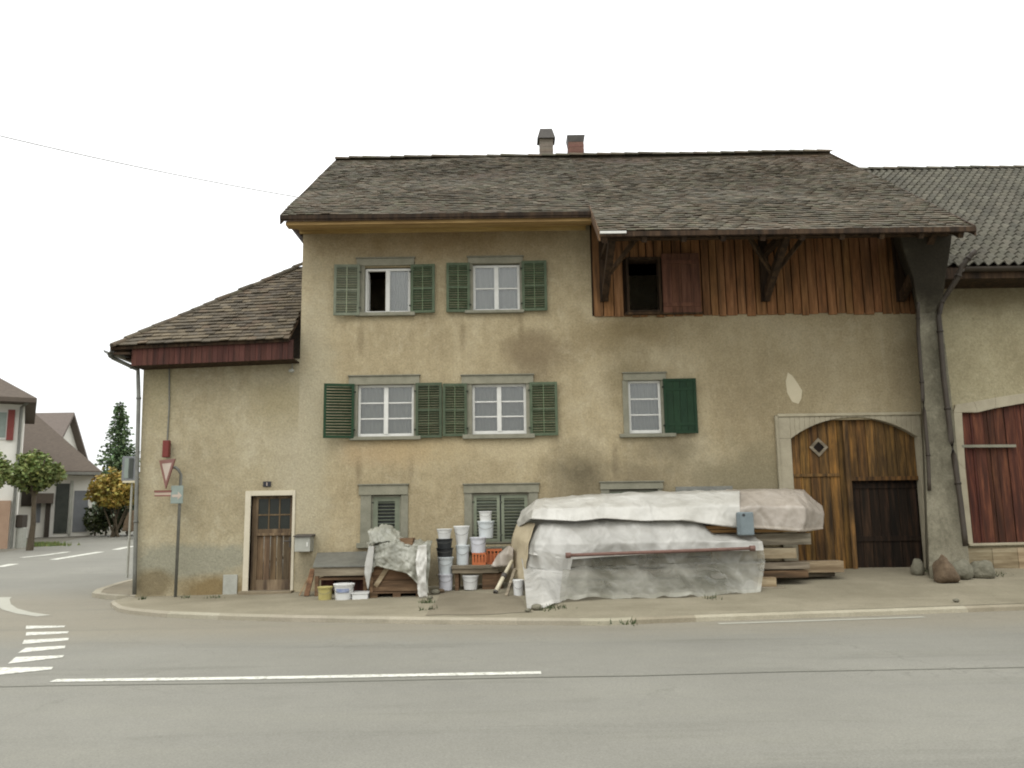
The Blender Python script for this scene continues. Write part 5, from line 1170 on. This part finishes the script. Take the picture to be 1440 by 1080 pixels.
# rubble and weeds
random.seed(12)
def pebble(px, py, s, material, label):
    p = gp(px, py); bm = bmesh.new(); bmesh.ops.create_icosphere(bm, subdivisions=2, radius=1); mb = MB()
    mb.add([V((v.co.x * s * (1 + .3 * noise.noise(v.co * 2 + p)), v.co.y * s * .8, v.co.z * s * .6)) + p + V((0, 0, s * .35)) for v in bm.verts], [[v.index for v in f.verts] for f in bm.faces]); bm.free()
    mb.build('stone', material, origin=tuple(p), smooth=True, label=label, category='stone')
pebble(755, 858, .09, 'rock_grey', 'pale stone at the lower left corner of the plastic film'); pebble(742, 861, .045, 'rock_grey', 'small stone left of the pale stone near the plastic film'); pebble(612, 836, .09, 'rock_grey', 'light stone right of the pallet'); pebble(604, 843, .06, 'rock_grey', 'flat stone at the left edge of the tar patch')
pebble(620, 834, .07, 'rock', 'brown stone between the pallet and the left bucket stack'); pebble(1345, 847, .05, 'rock_grey', 'small stone alone on the forecourt below the barn door')
def weeds(name, spots, label):
    mb = MB()
    for (px, py, n, s) in spots:
        c = gp(px, py)
        for _ in range(n):
            q = c + V((random.gauss(0, s), random.gauss(0, s * .7), 0)); q.z = fc(q.x, q.y) - .01; h = random.uniform(.03, .1); a = random.uniform(0, 6.28); d = V((math.cos(a), math.sin(a), 0)) * .012; l = V((random.gauss(0, .03), random.gauss(0, .03), h)); mb.add([q - d, q + d, q + l], [(0, 1, 2)], rt(.7, 1.5, .2))
    mb.build(name, 'leaf_hedge', normals=False, kind='stuff', label=label, category='weeds')
weeds('weeds', [(599, 858, 25, .07), (601, 848, 40, .06), (768, 858, 25, .12), (785, 855, 30, .1), (1300, 803, 60, .1), (1365, 806, 60, .12), (1400, 808, 40, .14), (880, 877, 22, .14), (262, 841, 20, .08), (300, 841, 20, .08), (200, 843, 20, .05), (1000, 842, 20, .08)], 'thin weeds along the wall foot and in cracks of the forecourt')

# ================================================================ BACKGROUND
def leaf_blob(mb, blobs, n, s, lo=.6, hi=1.5, hue=.12):
    tot = sum(b[3] * b[4] * b[5] for b in blobs)
    for (cx, cy, cz_, a, b, c) in blobs:
        for _ in range(int(n * a * b * c / tot)):
            d = V((random.gauss(0, 1), random.gauss(0, 1), random.gauss(0, 1))).normalized() * (random.random() ** .45)
            p = V((cx + d.x * a, cy + d.y * b, cz_ + d.z * c))
            if noise.noise(p * 1.9) < -.2: continue
            sz = s * random.uniform(.6, 1.4); u = V((random.gauss(0, 1), random.gauss(0, 1), random.gauss(0, .6))).normalized(); v = u.cross(V((random.gauss(0, 1), random.gauss(0, 1), random.gauss(0, 1)))).normalized()
            cl = 1 + .35 * noise.noise(p * .9 + V((9, 9, 9))); k = random.uniform(lo, hi) * cl; t = (k * random.uniform(1 - hue, 1 + hue * 2), k, k * random.uniform(1 - hue, 1 + hue))
            mb.add([p - u * sz, p + v * sz * .6, p + u * sz, p - v * sz * .6], [(0, 1, 2, 3)], t)
# house A (white, hip roof with flared eaves)
TH = math.radians(30); ROT = Matrix.Rotation(TH, 3, 'Z')
YA_ = 40; a = P(33, 600, YA_); zE = P(40, 561, YA_ - .6).z; g = .2
hA = thing('white_house', (a.x - 5, YA_, g), label='white house with a dull red shutter at the left edge', category='house')
mb = MB(); mb.box(a.x - 9, a.x, YA_, YA_ + 7, g, zE - .15); mb.build('wall', 'white_wall', hA)
mb = MB(); o = 1.0; e0 = V((a.x - 9 - o, YA_ - o, zE)); e1 = V((P(52, 563, YA_ - o).x, YA_ - o, zE)); e2 = V((e1.x, YA_ + 7 + o, zE)); e3 = V((e0.x, e2.y, zE)); zi = P(14, 533, YA_ + .6).z
i0, i1, i2, i3 = [V((q.x + sx_ * 1.4, q.y + sy_ * 1.4, zi)) for q, sx_, sy_ in ((e0, 1, 1), (e1, -1, 1), (e2, -1, -1), (e3, 1, -1))]
zr = zi + 3.4; r0 = V((e0.x + 4.6, YA_ + 3.5, zr)); r1 = V((e1.x - 4.5, YA_ + 3.5, zr))
for q in ((e0, e1, i1, i0), (e1, e2, i2, i1), (e2, e3, i3, i2), (e3, e0, i0, i3), (i0, i1, r1, r0), (i2, i3, r0, r1)): mb.quad(*q)
mb.poly([i1, i2, r1]); mb.poly([i3, i0, r0]); dn = V((0, 0, -.18)); mb.quad(e0 + dn, e1 + dn, e1, e0); mb.quad(e1 + dn, e2 + dn, e2, e1)
mb.quad(e0 + dn, e1 + dn, e2 + dn, e3 + dn); mb.build('roof', 'roof_far', hA, normals=False)
r = rect(-6, 577, 11, 618, YA_ - .05); mb = MB(); mb.box(r[0], r[1], YA_ - .05, YA_, r[2], r[3]); wA = mb.build('window', 'white_paint', hA); mb = MB(); mb.box(r[0] + .08, r[1] - .06, YA_ - .06, YA_ - .05, r[2] + .08, r[3] - .08); mb.build('pane', 'sign_blue', wA)
mb = MB(); mb.tube([(a.x - .12, YA_ - .08, g), (a.x - .12, YA_ - .08, zE - .3), (a.x + .1, YA_ - .7, zE - .15)], .06, 8); mb.build('downpipe', 'pipe_grey', hA)
r = rect(10, 576, 20, 619, YA_ - .1); mb = MB(); mb.box(r[0], r[1], YA_ - .1, YA_ - .051, r[2], r[3]); mb.build('shutter', 'shutter_red', hA, bevel=.01)
r = rect(-14, 704, 13, 765, YA_ - .1); mb = MB(); mb.box(r[0], r[1], YA_ - .1, YA_ + .02, g, r[3]); mb.build('door', 'pinkish', hA)
# house B with big roof
YB_ = 49; g = .4; bx1 = P(130, 700, YB_).x; zE = P(100, 662, YB_ - .8).z; hB = thing('brown_roofed_house', (bx1 - 6, YB_, g), label='white house with a huge brown roof and grey garage doors behind the small tree', category='house')
bx0 = bx1 - 14
mb = MB(); mb.box(bx0, bx1, YB_, YB_ + 6, g, zE - .1); mb.build('wall', 'white_wall', hB)
E1 = P(143, 661, YB_ - .8); E1.z = zE; E0 = V((bx0 - 1, YB_ - .8, zE)); dep = 8.6; tpx = P(36, 577, YB_ + 2.6)
sB = (tpx.z - zE) / 3.4; R1 = V((tpx.x - .6, YB_ + 3.5, zE + sB * 4.3)); R0 = V((bx0 + 4, YB_ + 3.5, R1.z)); E2 = V((E1.x, YB_ + 7.8, zE)); E3 = V((E0.x, E2.y, zE))
mb = MB(); mb.quad(E0, E1, R1, R0); mb.poly([E1, E2, R1]); mb.quad(E2, E3, R0, R1); mb.poly([E3, E0, R0]); dn = V((0, 0, -.2)); mb.quad(E0 + dn, E1 + dn, E1, E0); mb.quad(E1 + dn, E2 + dn, E2, E1); mb.quad(E0 + dn, E1 + dn, E2 + dn, E3 + dn)
rfB = mb.build('roof', 'roof_far', hB, normals=False)
# gabled dormer block
ROT = Matrix.Identity(3); dY = 54; hC = thing('gabled_house', (P(70, 700, 54).x, 54, .5), label='grey-brown gabled roof rising behind the big brown roof', category='house'); ap = P(95, 580, dY); lo = P(86, 625, dY); w_ = 1.85; xL = P(45, 590, dY).x; hd = ap.z - lo.z + .6
mb = MB(); mb.poly([(ap.x, dY - w_, lo.z - .4), (ap.x, dY + w_ + .3, lo.z - .6), (ap.x, dY, ap.z - .15)]); mb.box(xL - 2, ap.x, dY - w_, dY + w_, .2, lo.z - .4); mb.build('wall', 'white_wall', hC, normals=False)
mb = MB()
for sgn in (-1, 1):
    wv = w_ + .35; q = [V((xL, dY, ap.z)), V((ap.x + .45, dY, ap.z)), V((ap.x + .45, dY + sgn * wv, ap.z - hd - .3)), V((xL, dY + sgn * wv, ap.z - hd - .3))]; mb.prism(q, (0, 0, -.22))
mb.build('roof', 'roof_far_grey', hC)
ROT = Matrix.Rotation(TH, 3, 'Z')
mb = MB(); mb.box(E0.x, E1.x, YB_ - .95, YB_ - .82, zE - .2, zE - .06); mb.build('gutter', 'pipe_grey', hB)
def facing(px0, px1, py0, py1, y, material, parent, name, d=.05, g_=None):
    r = rect(px0, py0, px1, py1, y); mb = MB(); mb.box(r[0], r[1], y - d, y + .02, r[2] if g_ is None else g_, r[3]); return mb.build(name, material, parent)
facing(103, 123, 690, 748, YB_, 'garage', hB, 'garage_door'); facing(77, 96, 680, 750, YB_, 'dark_opening', hB, 'glazed_door'); facing(50, 57, 708, 735, YB_, 'garage', hB, 'window')
facing(30, 47, 690, 712, YB_, 'pipe_dark', hB, 'window'); facing(63, 70, 705, 755, YB_, 'pipe_dark', hB, 'timber_post', .3); facing(44, 75, 694, 708, YB_, 'roof_far', hB, 'awning', .6)
facing(97, 101, 676, 752, YB_, 'metal_light', hB, 'wall_pier', .12)
ROT = Matrix.Identity(3)
# garden bits
r = rect(16, 724, 31, 742, 34.5); mb = MB(); mb.box(r[0], r[1], 34.5, 34.9, r[2], r[3]); gb = thing('garden_mailbox', (r[0], 34.5, hgt(0, 34)), label='dark box on a pale base in front of the white house', category='mailbox'); mb.build('box', 'pipe_dark', gb, bevel=.02); mb = MB(); mb.box(r[0], r[1] + .05, 34.55, 34.85, hgt(0, 34) - .1, r[2]); mb.build('base', 'metal_light', gb, bevel=.02)
# street tree
def tree_thing(name, base, label, cat, group=None): return thing(name, base, label=label, category=cat, group=group)
random.seed(5); y = 33; b = P(42, 768, y); b.z = hgt(0, y) - .05; t = tree_thing('street_tree', b, 'small round-headed green tree with a leaning trunk before the brown-roofed house', 'tree')
mb = MB(); tp_ = P(48, 700, y); c = P(46, 664, y); mb.tube([b, b.lerp(tp_, .5) + V((.05, 0, 0)), tp_, c + V((0, 0, .3))], [.14, .1, .08, .04], 8)
for k in range(7): a_ = k * 2.4; e = c + V((math.cos(a_) * .8, math.sin(a_) * .7, random.uniform(-.3, .6))); mb.tube([tp_, tp_.lerp(e, .5) + V((0, 0, .1)), e], [.05, .035, .015], 5)
mb.build('trunk', 'bark', t)
mb = MB(); leaf_blob(mb, [(c.x, y, c.z, .85, .8, .72), (c.x - .45, y, c.z - .1, .6, .6, .5), (c.x + .55, y + .1, c.z - .12, .6, .6, .5), (c.x + .15, y, c.z + .45, .5, .5, .45), (c.x - .85, y, c.z + .05, .4, .5, .42), (c.x + .85, y, c.z + .02, .35, .4, .38), (c.x + .1, y, c.z - .5, .55, .5, .35), (c.x - 1.15, y, c.z - .2, .22, .3, .2), (c.x + 1.12, y, c.z - .15, .2, .3, .24), (c.x - .5, y, c.z + .55, .28, .3, .22), (c.x + .6, y, c.z + .5, .22, .3, .2), (c.x - .3, y, c.z - .62, .25, .3, .2)], 5600, .085); mb.build('crown', 'leaf', t, normals=False)
b = P(-12, 766, 31); b.z = hgt(0, 31); t = tree_thing('street_tree', b, 'green tree cut by the left edge of the photo before the white house', 'tree'); c = P(-16, 660, 31)
mb = MB(); mb.tube([b, c], [.12, .05], 8); mb.build('trunk', 'bark', t); mb = MB(); leaf_blob(mb, [(c.x, 31, c.z, .75, .75, .8), (c.x + .35, 31, c.z - .15, .45, .5, .55)], 2600, .08); mb.build('crown', 'leaf', t, normals=False)
mb = MB(); q0 = GH(44, 768)
for _ in range(500):
    q = q0 + V((random.gauss(.5, .5), random.gauss(0, .35), 0)); h = random.uniform(.05, .22); d = V((.03, 0, 0)); mb.add([q - d, q + d, q + V((random.gauss(0, .05), 0, h))], [(0, 1, 2)], rt(.7, 1.5, .2))
mb.build('verge_grass', 'leaf', normals=False, kind='stuff', label='tuft of grass at the foot of the street tree', category='grass')
# spruce
y = 52; b = P(166, 745, y); b.z = hgt(0, y); tp_ = P(169, 566, y); t = tree_thing('spruce_tree', b, 'tall pointed spruce rising behind the yellow bush', 'tree')
mb = MB(); mb.tube([b, tp_], [.22, .02], 8); mb.build('trunk', 'bark', t); mb = MB(); H_ = tp_.z - b.z; z = tp_.z - .1
while z > b.z + 1.2:
    fr_ = (tp_.z - z) / H_; R_ = .1 + 2.0 * fr_ ** .8 * random.uniform(.7, 1.1) * (1 if fr_ < .5 else .85); n = int(5 + R_ * 7); a0 = random.random() * 6
    for k in range(n):
        a_ = a0 + 6.283 * k / n; L = R_ * random.uniform(.7, 1.15); d = V((math.cos(a_), math.sin(a_), 0)); ns = int(4 + L * 12)
        for j in range(ns):
            s = j / ns; p = V((b.x + (tp_.x - b.x) * (z - b.z) / H_, y, z)) + d * L * s + V((random.gauss(0, .05), random.gauss(0, .05), -.28 * L * s + .1 * s * s + random.gauss(0, .04)))
            u = (d + V((random.gauss(0, .6), random.gauss(0, .6), random.gauss(-.3, .3)))).normalized() * random.uniform(.14, .26); v = u.cross(V((random.gauss(0, 1), random.gauss(0, 1), random.gauss(0, 1)))).normalized() * .085
            mb.add([p, p + u * .5 + v, p + u, p + u * .5 - v], [(0, 1, 2, 3)], rt(.6, 1.6, .12))
    z -= random.uniform(.13, .22)
mb.build('crown', 'leaf_spruce', t, normals=False)
# autumn bush over a dark hedge
y = 42; b = P(162, 748, y); b.z = hgt(0, y); t = thing('autumn_bush', b, label='yellow-brown autumn bush beside the annex corner', category='bush'); mb = MB()
for k in range(7): e = b + V((random.uniform(-1, 1), random.uniform(-.4, .4), random.uniform(1.6, 2.6))); mb.tube([b + V((random.uniform(-.3, .3), 0, -.1)), e], [.06, .02], 5)
mb.build('stems', 'bark', t); mb = MB(); c = P(162, 690, y)
leaf_blob(mb, [(c.x, y, c.z, 1.15, 1, .85), (c.x - .75, y, c.z - .1, .6, .8, .7), (c.x + .8, y, c.z + .05, .6, .8, .8), (c.x - .1, y, c.z + .6, .7, .7, .55), (c.x + 1.4, y, c.z, .5, .7, .9), (c.x + .2, y, c.z - .5, 1, .8, .4), (c.x - 1.15, y, c.z - .45, .3, .4, .3), (c.x - .5, y, c.z + .95, .3, .3, .25), (c.x + .45, y, c.z + 1.0, .35, .3, .3), (c.x - .9, y, c.z + .5, .3, .3, .3)], 7000, .1, .6, 1.4, .15); mb.build('foliage', 'leaf_autumn', t, normals=False)
y = 43.5; b = P(165, 750, y); b.z = hgt(0, y); t = thing('hedge', b, label='dark low hedge under the yellow autumn bush', category='hedge'); c = P(165, 728, y)
mb = MB(); leaf_blob(mb, [(c.x + k * .55, y, c.z, .6, .6, .85) for k in range(-2, 6)], 6000, .1, .6, 1.4); mb.build('foliage', 'leaf_hedge', t, normals=False); mb = MB()
for k in range(-2, 6): mb.tube([(c.x + k * .55, y, b.z - .1), (c.x + k * .55, y, c.z + .3)], .05, 5)
mb.build('stems', 'bark', t)
pts = [(171, 747), (174, 733), (180, 720), (192, 716), (204, 716), (206, 748)]; q = [P(*k, 40) for k in pts]; mb = MB(); mb.prism(q, (0, .5, 0)); mb.build('garden_wall', 'rock', origin=tuple(q[0]), bevel=.05, label='brown sloping end of a low garden wall by the annex corner', category='wall')

for o in bpy.data.objects:
    if '_org' in o: del o['_org']
